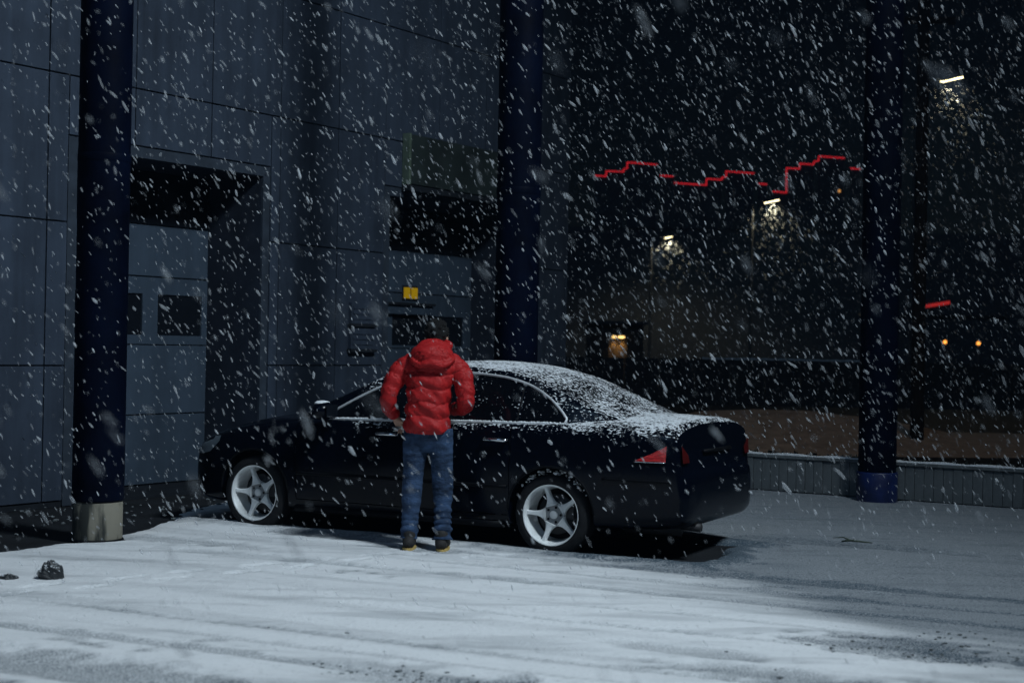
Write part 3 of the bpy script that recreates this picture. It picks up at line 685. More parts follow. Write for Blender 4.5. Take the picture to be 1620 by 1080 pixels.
# ------------------------------------------------------------------ the black saloon
def sedan():
    car = empty('sedan_car', CAR_POS, math.pi - CAR_TH)
    tag(car, 'black four door saloon dusted with snow, white five spoke wheels', 'car')
    cx = [-2.405, -2.395, -2.375, -2.352, -2.340, -2.322, -2.27, -2.1, -1.75, -1.36, -1.0, -.5, 0, .5, .85, 1.0, 1.36, 1.7, 1.9, 2.02, 2.09, 2.125, 2.145]
    cw = [.62, .70, .765, .785, .790, .797, .812, .834, .856, .864, .866, .868, .868, .866, .863, .861, .852, .826, .79, .735, .655, .565, .45]
    cb = [.36, .31, .28, .265, .26, .255, .25, .235, .22, .20, .185, .175, .175, .175, .178, .18, .19, .195, .20, .215, .24, .28, .34]
    cs = [.57, .61, .64, .665, .80, .925, .95, .962, .972, .975, .972, .965, .955, .942, .925, .910, .868, .80, .735, .68, .62, .55, .48]
    ct = [.60, .64, .665, .695, .86, 1.005, 1.035, 1.045, 1.055, 1.02, 1.01, 1.0, .99, .985, .992, .985, .945, .868, .802, .742, .672, .59, .50]
    xs = np.unique(np.concatenate([np.array(cx), np.linspace(-2.25, 2.0, 86)]))
    W_, B_, S_, T_ = (pchip(cx, c, xs) for c in (cw, cb, cs, ct))
    ctrl_u = np.arange(12); fine_u = np.linspace(0, 11, 45)
    rings = []
    for x, wd, zb, zs, zt in zip(xs, W_, B_, S_, T_):
        hh = zs - zb
        ypts = [0, .72 * wd, .93 * wd, .972 * wd, .99 * wd, 1.0 * wd, .992 * wd, .975 * wd, .945 * wd, .86 * wd, .5 * wd, 0]
        zpts = [zb, zb, zb + .035 * min(1, hh / .4), zb + .16 * hh, zb + .36 * hh, zb + .56 * hh, zb + .74 * hh, zb + .90 * hh, zs - .012 * min(1, hh / .4), zs + .25 * (zt - zs), zs + .82 * (zt - zs), zt]
        yy = pchip(ctrl_u, ypts, fine_u); zz = pchip(ctrl_u, zpts, fine_u); yy[0] = yy[-1] = 0
        half = [(x, a, b) for a, b in zip(yy, zz)]
        rings.append(half + [(x, -a, b) for (_, a, b) in half[-2:0:-1]])
    n = len(rings[0]); m = MB(); ff = []
    for j in range(len(rings) - 1):
        for i in range(n):
            i2 = (i + 1) % n; ff.append((j * n + i, j * n + i2, (j + 1) * n + i2, (j + 1) * n + i))
    ff.append(tuple(range(n - 1, -1, -1))); ff.append(tuple((len(rings) - 1) * n + i for i in range(n)))
    m.add([q for r in rings for q in r], ff)
    tmp = mkobj('tmp_body', m.mesh('tmp'), None)
    bmx = bmesh.new(); bmx.from_mesh(tmp.data); bmesh.ops.recalc_face_normals(bmx, faces=bmx.faces); bmx.to_mesh(tmp.data); bmx.free()
    AX = (1.3575, -1.3575)
    cut = MB()
    for ax in AX:
        for sg in (1, -1):
            cut.lathe([(.348, sg * .50), (.348, sg * 1.1)], 56, 'y', (ax, 0, .318))
    cutter = mkobj('tmp_cut', cut.mesh('cut'), None)
    bmx = bmesh.new(); bmx.from_mesh(cutter.data); bmesh.ops.recalc_face_normals(bmx, faces=bmx.faces); bmx.to_mesh(cutter.data); bmx.free()
    md = tmp.modifiers.new('b', 'BOOLEAN'); md.object = cutter; md.operation = 'DIFFERENCE'; md.solver = 'EXACT'
    baked(tmp); src = tmp.data
    bpy.data.objects.remove(cutter); bpy.data.objects.remove(tmp)
    bm = bmesh.new(); bm.from_mesh(src)
    G = .0035
    def slit(axis, v):
        for dlt in (-G, G):
            co = [0, 0, 0]; co[axis] = v + dlt; no = [0, 0, 0]; no[axis] = 1
            bmesh.ops.bisect_plane(bm, geom=bm.verts[:] + bm.edges[:] + bm.faces[:], plane_co=co, plane_no=no, dist=1e-5)
    X1, X2, X3 = .93, -.10, -1.02
    for v in (X1, X2, X3): slit(0, v)
    slit(2, .285)
    XB = 1.72; XT = -2.02
    slit(0, XB); slit(0, XT + .28); slit(1, .70); slit(1, -.70); slit(2, .655)
    groups = {}
    for f in bm.faces:
        c = f.calc_center_median(); x, y, z = c; ay = abs(y)
        key = 'body'
        inslit = lambda v, t: abs(v - t) < G * .98
        if ay > .60 and .285 < z < 1.0 and X3 - G < x < X1 + G:
            if z < .2885 or inslit(x, X1) or inslit(x, X2) or inslit(x, X3): key = None
            elif ay > .70 or z < .9: key = ('door', 'front' if x > X2 else 'rear', 'l' if y > 0 else 'r')
        elif x > X1 + .02 and ay < .70 and z > .70 and f.normal.z > .35 and x < 2.06:
            key = 'bonnet'
        elif x > X1 + .02 and inslit(ay, .70) and f.normal.z > .3 and z > .7 and x < 1.95: key = None
        elif x < XT + .28 and ay < .70 and z > .655 and (f.normal.z > .2 or x < -2.2):
            key = 'boot_lid'
        elif x < XT + .28 and inslit(ay, .70) and z > .655: key = None
        elif x < -1.86 and z < .655 and x < XT: key = 'rear_bumper'
        elif x > XB + .10 and z < .655 and x > XB: key = 'front_bumper'
        groups.setdefault(key, []).append(f.index)
    bm.faces.ensure_lookup_table()
    objs = {}
    for key, ids in groups.items():
        if key is None: continue
        sub = bmesh.new(); vm = {}
        for i in ids:
            f = bm.faces[i]
            vs_ = []
            for v in f.verts:
                if v.index not in vm: vm[v.index] = sub.verts.new(v.co)
                vs_.append(vm[v.index])
            try: sub.faces.new(vs_)
            except ValueError: pass
        me = bpy.data.meshes.new('panel'); sub.to_mesh(me); sub.free()
        nm = 'door' if isinstance(key, tuple) else key
        o = mkobj(nm, me, M_PAINT, car, True); objs[key] = o
        try: me.set_sharp_from_angle(angle=R(38))
        except Exception: pass
    bm.free()
    # dark inner shell so that gaps and wells stay closed
    MB().box((-1.95, -.49, .2), (1.75, .49, .62)).box((-.96, -.78, .2), (.96, .78, .80)).build('floor_pan', M_BLACK, car)
    # ---- greenhouse
    gx = [-1.86, -1.65, -1.35, -1.05, -.8, -.45, -.1, .15, .55, .98]
    gt = [1.03, 1.115, 1.250, 1.362, 1.412, 1.434, 1.418, 1.368, 1.195, .985]
    bx_ = [-1.86, -1.6, -1.3, -.9, 0, .6, .98]; bw = [.60, .70, .765, .80, .808, .785, .70]
    zt_ = lambda x: float(pchip(gx, gt, x)); wb_ = lambda x: float(pchip(bx_, bw, x)); zs_ = lambda x: float(pchip(cx, cs, x)) - .012
    K = .46
    def side_y(x, z): 
        d = z - zs_(x); return wb_(x) - K * d - .10 * max(0, d) ** 2
    def crown(x): return .052 * min(1, (zt_(x) - zs_(x)) / .25)
    def section(x):
        zs0 = zs_(x); zt = zt_(x); zr = max(zs0 + .01, zt - crown(x) - .035)
        pts = [(wb_(x) - .02, zs0 - .10), (wb_(x), zs0 - .02)]
        for k in np.linspace(0, 1, 8): z = zs0 + (zr - zs0) * k; pts.append((side_y(x, z), z))
        yr = pts[-1][1 - 1]; yr2 = yr - .05
        zc = lambda y: zt - crown(x) * (y / yr) ** 2
        for k in (.3, .6, .85): 
            a = k * math.pi / 2; pts.append((yr - (yr - yr2) * (1 - math.cos(a)), zr + (zc(yr2) - zr) * math.sin(a)))
        for k in np.linspace(1, 0, 9): y = yr2 * k; pts.append((y, zc(y)))
        return pts
    gxs = np.linspace(gx[0], gx[-1], 74); rings = []
    for x in gxs:
        s = section(x); rings.append([(x, a, b) for a, b in s] + [(x, -a, b) for a, b in s[-2::-1]])
    n = len(rings[0]); m = MB(); ff = []
    for j in range(len(rings) - 1):
        for i in range(n - 1): ff.append((j * n + i, (j + 1) * n + i, (j + 1) * n + i + 1, j * n + i + 1))
    m.add([q for r in rings for q in r], ff)
    roof = m.build('roof', M_PAINT, car, True)
    bmx = bmesh.new(); bmx.from_mesh(roof.data); bmesh.ops.recalc_face_normals(bmx, faces=bmx.faces)
    if sum(f.normal.z for f in bmx.faces) < 0: bmesh.ops.reverse_faces(bmx, faces=bmx.faces)
    bmx.to_mesh(roof.data); bmx.free()
    # ---- side glass: front and rear door panes and the outline trim
    topx = [-1.425, -1.38, -1.25, -1.05, -.8, -.45, -.15, .05, .3, .66]; topz = [1.015, 1.065, 1.170, 1.265, 1.315, 1.335, 1.318, 1.275, 1.175, .985]
    ztop = lambda x: float(pchip(topx, topz, x))
    zbot = lambda x: zs_(x) + .018
    def pane(x0, x1, sg, off=.004):
        mm = MB(); nx = 26; nz_ = 6; vv = []
        for i in range(nx + 1):
            x = x0 + (x1 - x0) * i / nx
            for j in range(nz_ + 1):
                zb0 = zbot(x); z = zb0 + (max(ztop(x), zb0 + .002) - zb0) * j / nz_
                vv.append((x, sg * (side_y(x, z) + off), z))
        fs = [(i * (nz_ + 1) + j, (i + 1) * (nz_ + 1) + j, (i + 1) * (nz_ + 1) + j + 1, i * (nz_ + 1) + j + 1) for i in range(nx) for j in range(nz_)]
        if sg < 0: fs = [tuple(reversed(f)) for f in fs]
        mm.add(vv, [tuple(reversed(f)) for f in fs]); return mm
    for sg in (1, -1):
        pane(-.06, .64, sg).build('front_side_window', M_SIDEGLASS, car, True)
        pane(-1.02, -.12, sg).build('rear_side_window', M_SIDEGLASS, car, True)
        pane(-1.42, -1.06, sg).build('quarter_window', M_SIDEGLASS, car, True)
        out = []
        for x in np.linspace(.66, -1.425, 60): z = ztop(x) + .006; out.append((x, sg * (side_y(x, z) + .008), z))
        for x in (-1.428, -1.42): z = zbot(x) + (.03 if x < -1.425 else .004); out.append((x, sg * (side_y(x, z) + .008), z))
        for x in np.linspace(-1.38, .66, 40): z = zbot(x) - .006; out.append((x, sg * (side_y(x, z) + .009), z))
        MB().tube(out, .0105, 6).build('window_trim', mat('satin_trim', (.50, .53, .56), .4, .25, .05), car, True)
        for xp in (-.09, -1.04):
            MB().tube([(xp, sg * (side_y(xp, z) + .004), z) for z in np.linspace(zbot(xp), ztop(xp), 8)], .016 if xp > -.5 else .007, 6).build('door_pillar', M_BLACK, car, True)
        # snow lodged along the window sill
        mm = MB()
        for i in range(150):
            x = -1.40 + 2.02 * (i + random.random()) / 150
            if random.random() < .12: continue
            r = random.uniform(.006, .013); z = zbot(x) + .004
            mm.ell((x, sg * (side_y(x, z) + .014), z), (random.uniform(.008, .02), r, r * .8), 6, 4)
        tag(mm.build('sill_snow', M_SNOWCAP, car), kind='stuff')
    # ---- windscreen and rear window follow the roof surface
    def top_pane(x0, x1, f0, name, mt):
        mm = MB(); nx, ny = 20, 16; vv = []
        for i in range(nx + 1):
            x = x0 + (x1 - x0) * i / nx
            s = section(x); yr2 = s[-9][0] * f0; dz = (zt_(x + .01) - zt_(x - .01)) / .02; nl = math.sqrt(1 + dz * dz)
            for j in range(ny + 1):
                y = yr2 * (1 - 2 * j / ny); z = zt_(x) - crown(x) * (y / (s[9][0])) ** 2
                vv.append((x - dz / nl * .004, y, z + .004 / nl))
        fs = [(i * (ny + 1) + j, (i + 1) * (ny + 1) + j, (i + 1) * (ny + 1) + j + 1, i * (ny + 1) + j + 1) for i in range(nx) for j in range(ny)]
        if x1 < x0: fs = [tuple(reversed(f)) for f in fs]
        mm.add(vv, [tuple(reversed(f)) for f in fs]); o = mm.build(name, mt, car, True)
        b2 = bmesh.new(); b2.from_mesh(o.data)
        if sum(f.normal.z for f in b2.faces) < 0: bmesh.ops.reverse_faces(b2, faces=b2.faces)
        b2.to_mesh(o.data); b2.free(); return o
    top_pane(.20, .90, .95, 'windscreen', M_CARGLASS)
    top_pane(-1.10, -1.66, .93, 'rear_window', M_CARGLASS)
    # ---- wheels
    def make_wheel(sg):
        wl = empty('wheel'); wl.parent = car
        T = MB().lathe([(.222, -.095), (.250, -.103), (.288, -.092), (.302, -.070), (.305, 0), (.302, .070), (.288, .092), (.250, .103), (.224, .097), (.215, .06), (.215, -.06)], 64, 'y', cap=False)
        T.build('tyre', M_RUBBER, wl, True)
        rim = MB().lathe([(.150, -.085), (.203, -.08), (.205, .02), (.208, .062), (.213, .080), (.219, .094), (.2275, .1005), (.2285, .095), (.224, .088)], 64, 'y', cap=False)
        rim.build('rim', M_ALLOY, wl, True)
        for k in range(5):
            a = 2 * math.pi * k / 5 + R(2)
            rr = np.linspace(.058, .212, 14); vv = []
            for r in rr:
                hw = .0145 + .058 * math.exp(-(r - .058) / .030) + .010 * max(0, (r - .19) / .022) ** 2
                yf = .048 + .022 * ((r - .06) / .15) ** 1.6
                for (u, d) in ((-1, -.034), (-1, -.006), (-.62, 0), (.62, 0), (1, -.006), (1, -.034)):
                    lx, lz = r, u * hw; vv.append((lx * math.cos(a) - lz * math.sin(a), yf + d, lx * math.sin(a) + lz * math.cos(a)))
            fs = []
            for i in range(len(rr) - 1):
                for j in range(6):
                    j2 = (j + 1) % 6; fs.append((i * 6 + j, i * 6 + j2, (i + 1) * 6 + j2, (i + 1) * 6 + j))
            q = MB(); q.add(vv, fs); q.build('spoke', M_ALLOY, wl)
        MB().lathe([(.0, .034), (.078, .036), (.084, .044), (.087, .050), (.089, .040), (.089, .0)], 40, 'y', cap=False).build('hub', mat('hub_grey', (.20, .215, .225), .5, 0, .2, 20), wl, True)
        MB().lathe([(.0, .050), (.026, .049), (.031, .044), (.032, .030)], 28, 'y', cap=False).build('centre_cap', M_ALLOY, wl, True)
        for k in range(5):
            a = 2 * math.pi * (k + .5) / 5
            MB().lathe([(.0, .041), (.0085, .0415), (.0095, .036), (.0105, .030)], 12, 'y', (.056 * math.cos(a), 0, .056 * math.sin(a)), cap=False).build('lug_bolt', M_BLACK, wl, True)
        MB().lathe([(.0, -.03), (.148, -.03), (.150, -.026), (.150, -.012), (.0, -.012)], 40, 'y', cap=False).build('brake_disc', M_STEEL, wl, True)
        bevel(MB().box((-.15, -.05, -.03), (-.08, .012, .07)).build('brake_caliper', M_STEEL, wl), .01, 2)
        MB().lathe([(.0, -.06), (.19, -.06), (.19, -.075), (.0, -.075)], 30, 'y', cap=False).build('back_plate', M_BLACK, wl)
        return wl
    def copy_wheel(src):
        c = src.copy(); COL.objects.link(c); c.parent = car
        for ch in src.children:
            d = ch.copy(); COL.objects.link(d); d.parent = c
        return c
    w0 = make_wheel(1); first = True
    for ax in AX:
        for sg in (1, -1):
            wl = w0 if first else copy_wheel(w0); first = False
            wl.location = (ax, sg * .735, .305); wl.rotation_euler = (0, 0, 0 if sg > 0 else math.pi)
            if sg > 0: wl.rotation_euler = (0, R(0), 0)
    # ---- lamps
    ysurf = lambda x: float(pchip(cx, cw, x))
    def half_y(x, z):
        wd, zb, zs = (float(pchip(cx, c, x)) for c in (cw, cb, cs)); hh = zs - zb
        yp = [.93 * wd, .972 * wd, .99 * wd, 1.0 * wd, .992 * wd, .975 * wd, .945 * wd, .86 * wd]; zp = [zb + .035, zb + .16 * hh, zb + .36 * hh, zb + .56 * hh, zb + .74 * hh, zb + .90 * hh, zs - .012, zs + .02]
        return float(np.interp(z, zp, yp))
    def patch(poly_top, poly_bot, nx, off, sg):
        mm = MB(); vv = []
        xa, xb = poly_top[0][0], poly_top[-1][0]
        for i in range(nx + 1):
            x = xa + (xb - xa) * i / nx
            zt1 = np.interp(-x, [-q[0] for q in poly_top], [q[1] for q in poly_top]); zb1 = np.interp(-x, [-q[0] for q in poly_bot], [q[1] for q in poly_bot])
            for j in range(5):
                z = zb1 + (zt1 - zb1) * j / 4; vv.append((x, sg * (half_y(x, z) + off), z))
        fs = [(i * 5 + j, i * 5 + j + 1, (i + 1) * 5 + j + 1, (i + 1) * 5 + j) for i in range(nx) for j in range(4)]
        if sg < 0: fs = [tuple(reversed(f)) for f in fs]
        mm.add(vv, fs); return mm
    for sg in (1, -1):
        tl = patch([(-2.03, .748), (-2.14, .795), (-2.255, .855)], [(-2.03, .744), (-2.14, .742), (-2.255, .742)], 14, .006, sg).build('tail_lamp', M_RED, car, True)
        q = MB(); vv = []
        for k in range(7):
            yy = .748 - k * .02
            xx = -2.362 - .001 * k; vv += [(xx, sg * yy, .735), (xx + .012, sg * yy, .862 - k * .012)]
        q.add(vv, [(2 * k, 2 * k + 1, 2 * k + 3, 2 * k + 2) if sg > 0 else (2 * k + 2, 2 * k + 3, 2 * k + 1, 2 * k) for k in range(6)])
        q.build('lens', mat('shaded_red_lens', (.05, .003, .003), .3), tl, True)  # rear part of the lens coloured darker, as shaded when facing away
        MB().tube([(x, sg * (half_y(x, .741) + .010), .739) for x in np.linspace(-2.02, -2.255, 10)], .005, 6).build('chrome_line', M_CHROME, tl, True)
        hl = patch([(2.04, .665), (1.96, .715), (1.84, .755), (1.74, .762)], [(2.04, .60), (1.96, .60), (1.84, .625), (1.74, .72)], 14, .004, sg).build('headlamp', mat('headlamp_glass', (.10, .13, .16), .08, 0, .1, 5), car, True)
        # mirror
        mi = MB().ell((.60, sg * .955, 1.015), (.085, .105, .078), 20, 12).build('door_mirror', M_PAINT, car, True)
        MB().tube([(.60, sg * .80, .975), (.60, sg * .90, .985)], .028, 10).build('stalk', M_BLACK, mi, True)
        MB().box((.512, sg * .88, .965), (.519, sg * 1.03, 1.065)).build('mirror_glass', M_GLASS, mi)
        sn = MB().ell((.61, sg * .955, 1.074), (.058, .075, .021), 14, 8).build('snow', M_SNOWCAP, mi, True)
        # handles, chrome lined, with the recess
        for nm, hx in (('front', .06), ('rear', -.90)):
            d = objs[('door', nm, 'l' if sg > 0 else 'r')]
            z = .845; y = half_y(hx, z)
            hd = MB(); pts = [(hx + .11, sg * (y + .002), z), (hx + .085, sg * (y + .030), z + .002), (hx, sg * (y + .038), z + .004), (hx - .085, sg * (y + .030), z + .002), (hx - .11, sg * (y + .002), z)]
            hd.tube(pts, [.010, .014, .015, .014, .010], 8).build('handle', M_CHROME, d, True)
        MB().tube([(x, sg * (half_y(x, .50) + .004), .50) for x in np.linspace(.92, -1.0, 24)], .014, 6).build('rub_strip', M_BLACK, car, True)
        MB().tube([(x, sg * (half_y(x, .60) + .004), .60) for x in np.linspace(-1.78, -2.30, 14)], .012, 6).build('bumper_strip', M_BLACK, car, True)
        # arch lip with caught snow
        for ax in AX:
            MB().tube([(ax + .352 * math.cos(a), sg * (half_y(ax + .352 * math.cos(a), .318 + .352 * math.sin(a)) - .004), .318 + .352 * math.sin(a)) for a in np.linspace(R(2), R(178), 28)], .010, 6).build('arch_lip', M_BLACK, car, True)
        mm = MB()
        for _ in range(70):
            a = R(random.uniform(35, 150)); rr = .318 + random.uniform(-.02, .02)
            x = -1.3575 + rr * math.cos(a); z = .305 + rr * math.sin(a)
            mm.ell((x, sg * (.80 + random.uniform(-.06, .01)), z), (random.uniform(.006, .016), .008, random.uniform(.004, .009)), 6, 4)
        tag(mm.build('arch_snow', M_SNOWCAP, car), kind='stuff')
        # sill line
        MB().tube([(x, sg * (half_y(x, .24) - .01), .21) for x in np.linspace(.95, -.95, 12)], .03, 8).build('sill', M_BLACK, car, True)
    # grille, rear badge bar, exhaust, boot lip, licence-lamp bar
    MB().box((2.095, -.20, .50), (2.128, .20, .66)).build('grille', M_BLACK, car)
    MB().tube([(2.10, -.22, .672), (2.115, 0, .685), (2.10, .22, .672)], .010, 6).build('grille_bar', M_CHROME, car, True)
    MB().tube([(-2.355, -.30, .80), (-2.36, 0, .80), (-2.355, .30, .80)], .014, 8).build('boot_grip', M_BLACK, car, True)
    MB().tube([(-2.25, .45, .255), (-2.40, .45, .25)], .032, 14).build('exhaust_pipe', M_STEEL, car, True)
    MB().tube([(-1.8, .45, .26), (-2.24, .45, .26)], .085, 12).build('silencer', M_STEEL, car, True)
    MB().tube([(-1.3575, -.66, .30), (-1.3575, .66, .30)], .05, 10).build('rear_axle', M_BLACK, car, True)
    MB().tube([(1.3575, -.66, .30), (1.3575, .66, .30)], .05, 10).build('front_axle', M_BLACK, car, True)
    # quarter-panel bright trims seen as two short glints
    MB().tube([(-1.66, .70, 1.0), (-1.74, .69, 1.005)], .006, 6).build('fuel_flap_glint', M_CHROME, car, True)
    return car
CAR = sedan()

# ------------------------------------------------------------------ the person in the red jacket
def person():
    loc = Vector((-.615, 11.10, .022))
    skin = mat('skin', (.42, .25, .18), .55, 0, .1, 20)
    # ---- body: one continuous surface; local axes x right, y forward (to the car), z up
    b = MB()
    LH = Vector((-.255, .13, .955)); RH = Vector((.13, .285, 1.03))
    b.capsule([(0, .0, .97), (0, .01, 1.08), (.01, .02, 1.30)], [.105, .110, .135], 16)
    b.capsule([(-.07, 0, .92), (.07, 0, .92)], [.075, .075], 12)
    b.capsule([(-.14, .01, 1.37), (.17, .01, 1.37)], [.06, .06], 12)
    b.capsule([(.02, .03, 1.38), (.03, .09, 1.51)], [.055, .052], 12)
    hc = Vector((.035, .125, 1.592)); hr = Euler((R(-40), 0, 0)).to_matrix()
    b.ell(hc, (.078, .098, .112), 24, 16, hr)
    face = lambda p: hr @ Vector(p) + hc
    b.capsule([face((0, .06, -.07)), face((0, .075, -.095))], [.045, .035], 12)             # jaw, chin
    b.capsule([face((0, .095, .01)), face((0, .122, -.028))], [.012, .016], 10)             # nose
    for sx in (-1, 1):
        b.ell(face((sx * .080, -.005, -.01)), (.012, .024, .034), 10, 8, hr)                # ears
        b.ell(face((sx * .031, .088, .008)), (.014, .010, .010), 10, 8, hr)                 # eyes
        b.capsule([face((sx * .012, .098, .03)), face((sx * .05, .085, .03))], [.010, .008], 8)   # brows
    b.capsule([face((-.024, .098, -.056)), face((.024, .098, -.056))], [.008, .008], 8)     # mouth
    SH = [Vector((-.17, .0, 1.385)), Vector((.20, .0, 1.385))]; EL = [Vector((-.315, -.045, 1.115)), Vector((.285, -.02, 1.10))]
    for i, H in enumerate((LH, RH)):
        wr = EL[i].lerp(H, .93)
        b.capsule([SH[i], EL[i], wr], [.052, .043, .028], 12)
        d = (H - EL[i]).normalized(); side = d.cross(Vector((0, 0, 1))).normalized() * (1 if i else -1); dn = d.cross(side).normalized()
        if dn.z > 0: dn = -dn
        palm = H + d * .045
        b.capsule([H - side * .018, palm - side * .02], [.021, .020], 10); b.capsule([H + side * .016, palm + side * .020], [.021, .019], 10); b.capsule([H, palm], [.021, .021], 10)
        for k, (o, ln) in enumerate(((-.031, .066), (-.011, .078), (.010, .074), (.030, .058))):
            p0 = palm + side * o; p1 = p0 + d * ln * .48 + dn * .006; p2 = p1 + (d * .55 + dn * .8).normalized() * ln * .34; p3 = p2 + (d * .05 + dn).normalized() * ln * .26
            b.capsule([p0, p1, p2, p3], [.0095, .009, .0085, .0075], 8)
        t0 = H - side * .024; t1 = t0 - side * .030 + d * .022 + dn * .012; t2 = t1 + d * .030 - side * .004 + dn * .010
        b.capsule([t0, t1, t2], [.012, .0105, .009], 8)
    ANK = [Vector((-.125, -.02, .10)), Vector((.122, -.05, .10))]; KN = [Vector((-.118, .02, .50)), Vector((.118, .01, .50))]
    for i in (0, 1):
        hp = Vector(((-.085, .085)[i], 0, .90)); b.capsule([hp, KN[i], ANK[i]], [.078, .052, .038], 12)
        f0 = ANK[i] + Vector((0, 0, -.05)); b.capsule([f0 + Vector((0, -.03, 0)), f0 + Vector((0, .17, -.012))], [.036, .030], 10)
    me = remeshed(b, .0052, 2)
    per = mkobj('person', me, skin, None, True); per.location = loc; per.rotation_euler = (0, 0, R(-4))
    tag(per, 'person in a red quilted hooded jacket and blue jeans bending towards the car door', 'person')
    # ---- jacket: quilted baffles
    j = MB()
    def rings(path, prof, n=36):
        pass
    seams = [.885, .995, 1.10, 1.207, 1.32, 1.43]
    def puff(z): 
        k = np.searchsorted(seams, z) - 1
        if k < 0 or k >= len(seams) - 1: return 0
        t = (z - seams[k]) / (seams[k + 1] - seams[k]); return (4 * t * (1 - t)) ** .42
    zk = [.87, .89, 1.0, 1.15, 1.28, 1.38, 1.44, 1.48]
    rxk = [.168, .172, .162, .158, .176, .186, .155, .090]; ryk = [.150, .152, .145, .145, .150, .140, .115, .08]; cxk = [-.010, -.010, -.004, .0, .008, .016, .020, .025]; cyk = [.0, .0, -.005, -.005, .005, .018, .03, .04]
    vv = []; nz_ = 90; n = 72
    for i in range(nz_ + 1):
        z = .87 + (1.48 - .87) * i / nz_
        rx, ry, ox, oy = (float(pchip(zk, q, z)) for q in (rxk, ryk, cxk, cyk)); pf0 = puff(z)
        for k in range(n):
            a = 2 * math.pi * k / n; pf = puff(z + .010 * math.sin(2.3 * a + 1.1) + .006 * math.sin(5 * a + .4))
            zz = z + .008 * math.sin(2.3 * a + 1.1); wob = .006 * math.sin(3 * a + z * 40) * pf + .004 * math.sin(7 * a + z * 23) + .0045 * (1 - pf) * math.sin(17 * a + 5 * math.sin(z * 31)) + .003 * math.sin(11 * a + z * 70)
            ex = abs(math.cos(a)) ** .8 * (1 if math.cos(a) > 0 else -1); ey = abs(math.sin(a)) ** .8 * (1 if math.sin(a) > 0 else -1)
            vv.append((ox + (rx - .014 + .022 * pf + wob) * ex, oy + (ry - .014 + .022 * pf + wob) * ey, z + .006 * math.sin(2 * a + 1.0)))
    ff = [(i * n + k, i * n + (k + 1) % n, (i + 1) * n + (k + 1) % n, (i + 1) * n + k) for i in range(nz_) for k in range(n)]
    ff += [tuple(range(n - 1, -1, -1)), tuple(nz_ * n + k for k in range(n))]
    j.add(vv, ff)
    def sleeve(p, rs, nb):
        p = [Vector(q) for q in p]; P = []; Q = []; L = [(p[k + 1] - p[k]).length for k in range(len(p) - 1)]; tot = sum(L); m = 64
        acc = [0]
        for l in L: acc.append(acc[-1] + l)
        # smoothed path
        xs = [float(v) for v in acc]
        for i in range(m + 1):
            s = tot * i / m; q = Vector([float(pchip(xs, [v[c] for v in p], s)) for c in range(3)])
            t = (i / m * nb) % 1.0; pf = (4 * t * (1 - t)) ** .45
            P.append(q); Q.append(float(pchip(xs, rs, s)) - .008 + .015 * pf)
        j.tube(P, Q, 22)
        j.ell(P[0], (Q[3],) * 3, 16, 10)
    sleeve([(-.135, .005, 1.395), (-.215, -.01, 1.33), (-.295, -.055, 1.14), (-.300, .02, 1.06), (-.268, .105, .985)], [.068, .074, .060, .055, .042], 7)
    sleeve([(.170, .005, 1.395), (.235, .0, 1.33), (.282, -.04, 1.13), (.262, .07, 1.075), (.150, .25, 1.035)], [.068, .076, .062, .057, .042], 7)
    # hood lying on the shoulders, with its rolled rim
    j.ell((.030, -.085, 1.448), (.158, .105, .098), 28, 18, Euler((R(30), R(6), 0)).to_matrix())
    j.ell((.035, -.030, 1.505), (.128, .105, .070), 22, 12, Euler((R(12), R(7), 0)).to_matrix())
    j.ell((-.075, -.060, 1.445), (.070, .085, .075), 18, 12); j.ell((.130, -.050, 1.435), (.066, .085, .080), 18, 12)
    j.tube([(.03 + .150 * math.cos(a), -.085 - .105 * math.sin(a) * .9, 1.415 - .030 * math.sin(a) + .012 * math.sin(5 * a)) for a in np.linspace(R(-5), R(185), 22)], .026, 10)
    hp = [(.03 + .100 * math.cos(a), .050 + .080 * math.sin(a), 1.505 + .035 * math.sin(a + .5)) for a in np.linspace(0, 2 * math.pi, 25)]
    j.tube(hp, .036, 12)
    jm = remeshed(j, .0058, 2)
    # cloth creases: small uneven pulls, deepest on the hood and the elbows
    cv = np.empty(len(jm.vertices) * 3); jm.vertices.foreach_get('co', cv); cv = cv.reshape(-1, 3); nv = np.empty(len(jm.vertices) * 3); jm.vertices.foreach_get('normal', nv); nv = nv.reshape(-1, 3)
    amp = .0035 + .0050 * sstep(1.36, 1.42, cv[:, 2]) + .0030 * sstep(.20, .26, np.abs(cv[:, 0]))
    n_ = fbm(cv[:, 0] * 16 + cv[:, 1] * 9, cv[:, 2] * 30 + cv[:, 1] * 12, 123, 3) - .5; n2_ = np.abs(fbm(cv[:, 0] * 11 - cv[:, 2] * 8, cv[:, 2] * 14 + cv[:, 1] * 15, 133, 3) - .5)
    cv = cv + nv * (amp * (n_ * 1.6 - sstep(.06, .0, n2_) * .9))[:, None]; jm.vertices.foreach_set('co', cv.ravel()); jm.update()
    jmat, nn, pb = nodes_of('red_quilted_nylon')
    tc = nn.nodes.new('ShaderNodeTexCoord'); mp = nn.nodes.new('ShaderNodeMapping'); mp.inputs['Scale'].default_value = (1.0, 1.0, .8); nn.links.new(tc.outputs['Object'], mp.inputs[0])
    nz1 = nn.nodes.new('ShaderNodeTexNoise'); nz1.inputs['Scale'].default_value = 26; nz1.inputs['Detail'].default_value = 5; nn.links.new(mp.outputs[0], nz1.inputs['Vector'])
    rp = nn.nodes.new('ShaderNodeValToRGB'); rp.color_ramp.elements[0].color = (.27, .007, .009, 1); rp.color_ramp.elements[1].color = (.38, .011, .012, 1)
    nn.links.new(nz1.outputs[0], rp.inputs[0]); nn.links.new(rp.outputs[0], pb.inputs['Base Color'])
    pb.inputs['Roughness'].default_value = .62; pb.inputs['Specular IOR Level'].default_value = .25
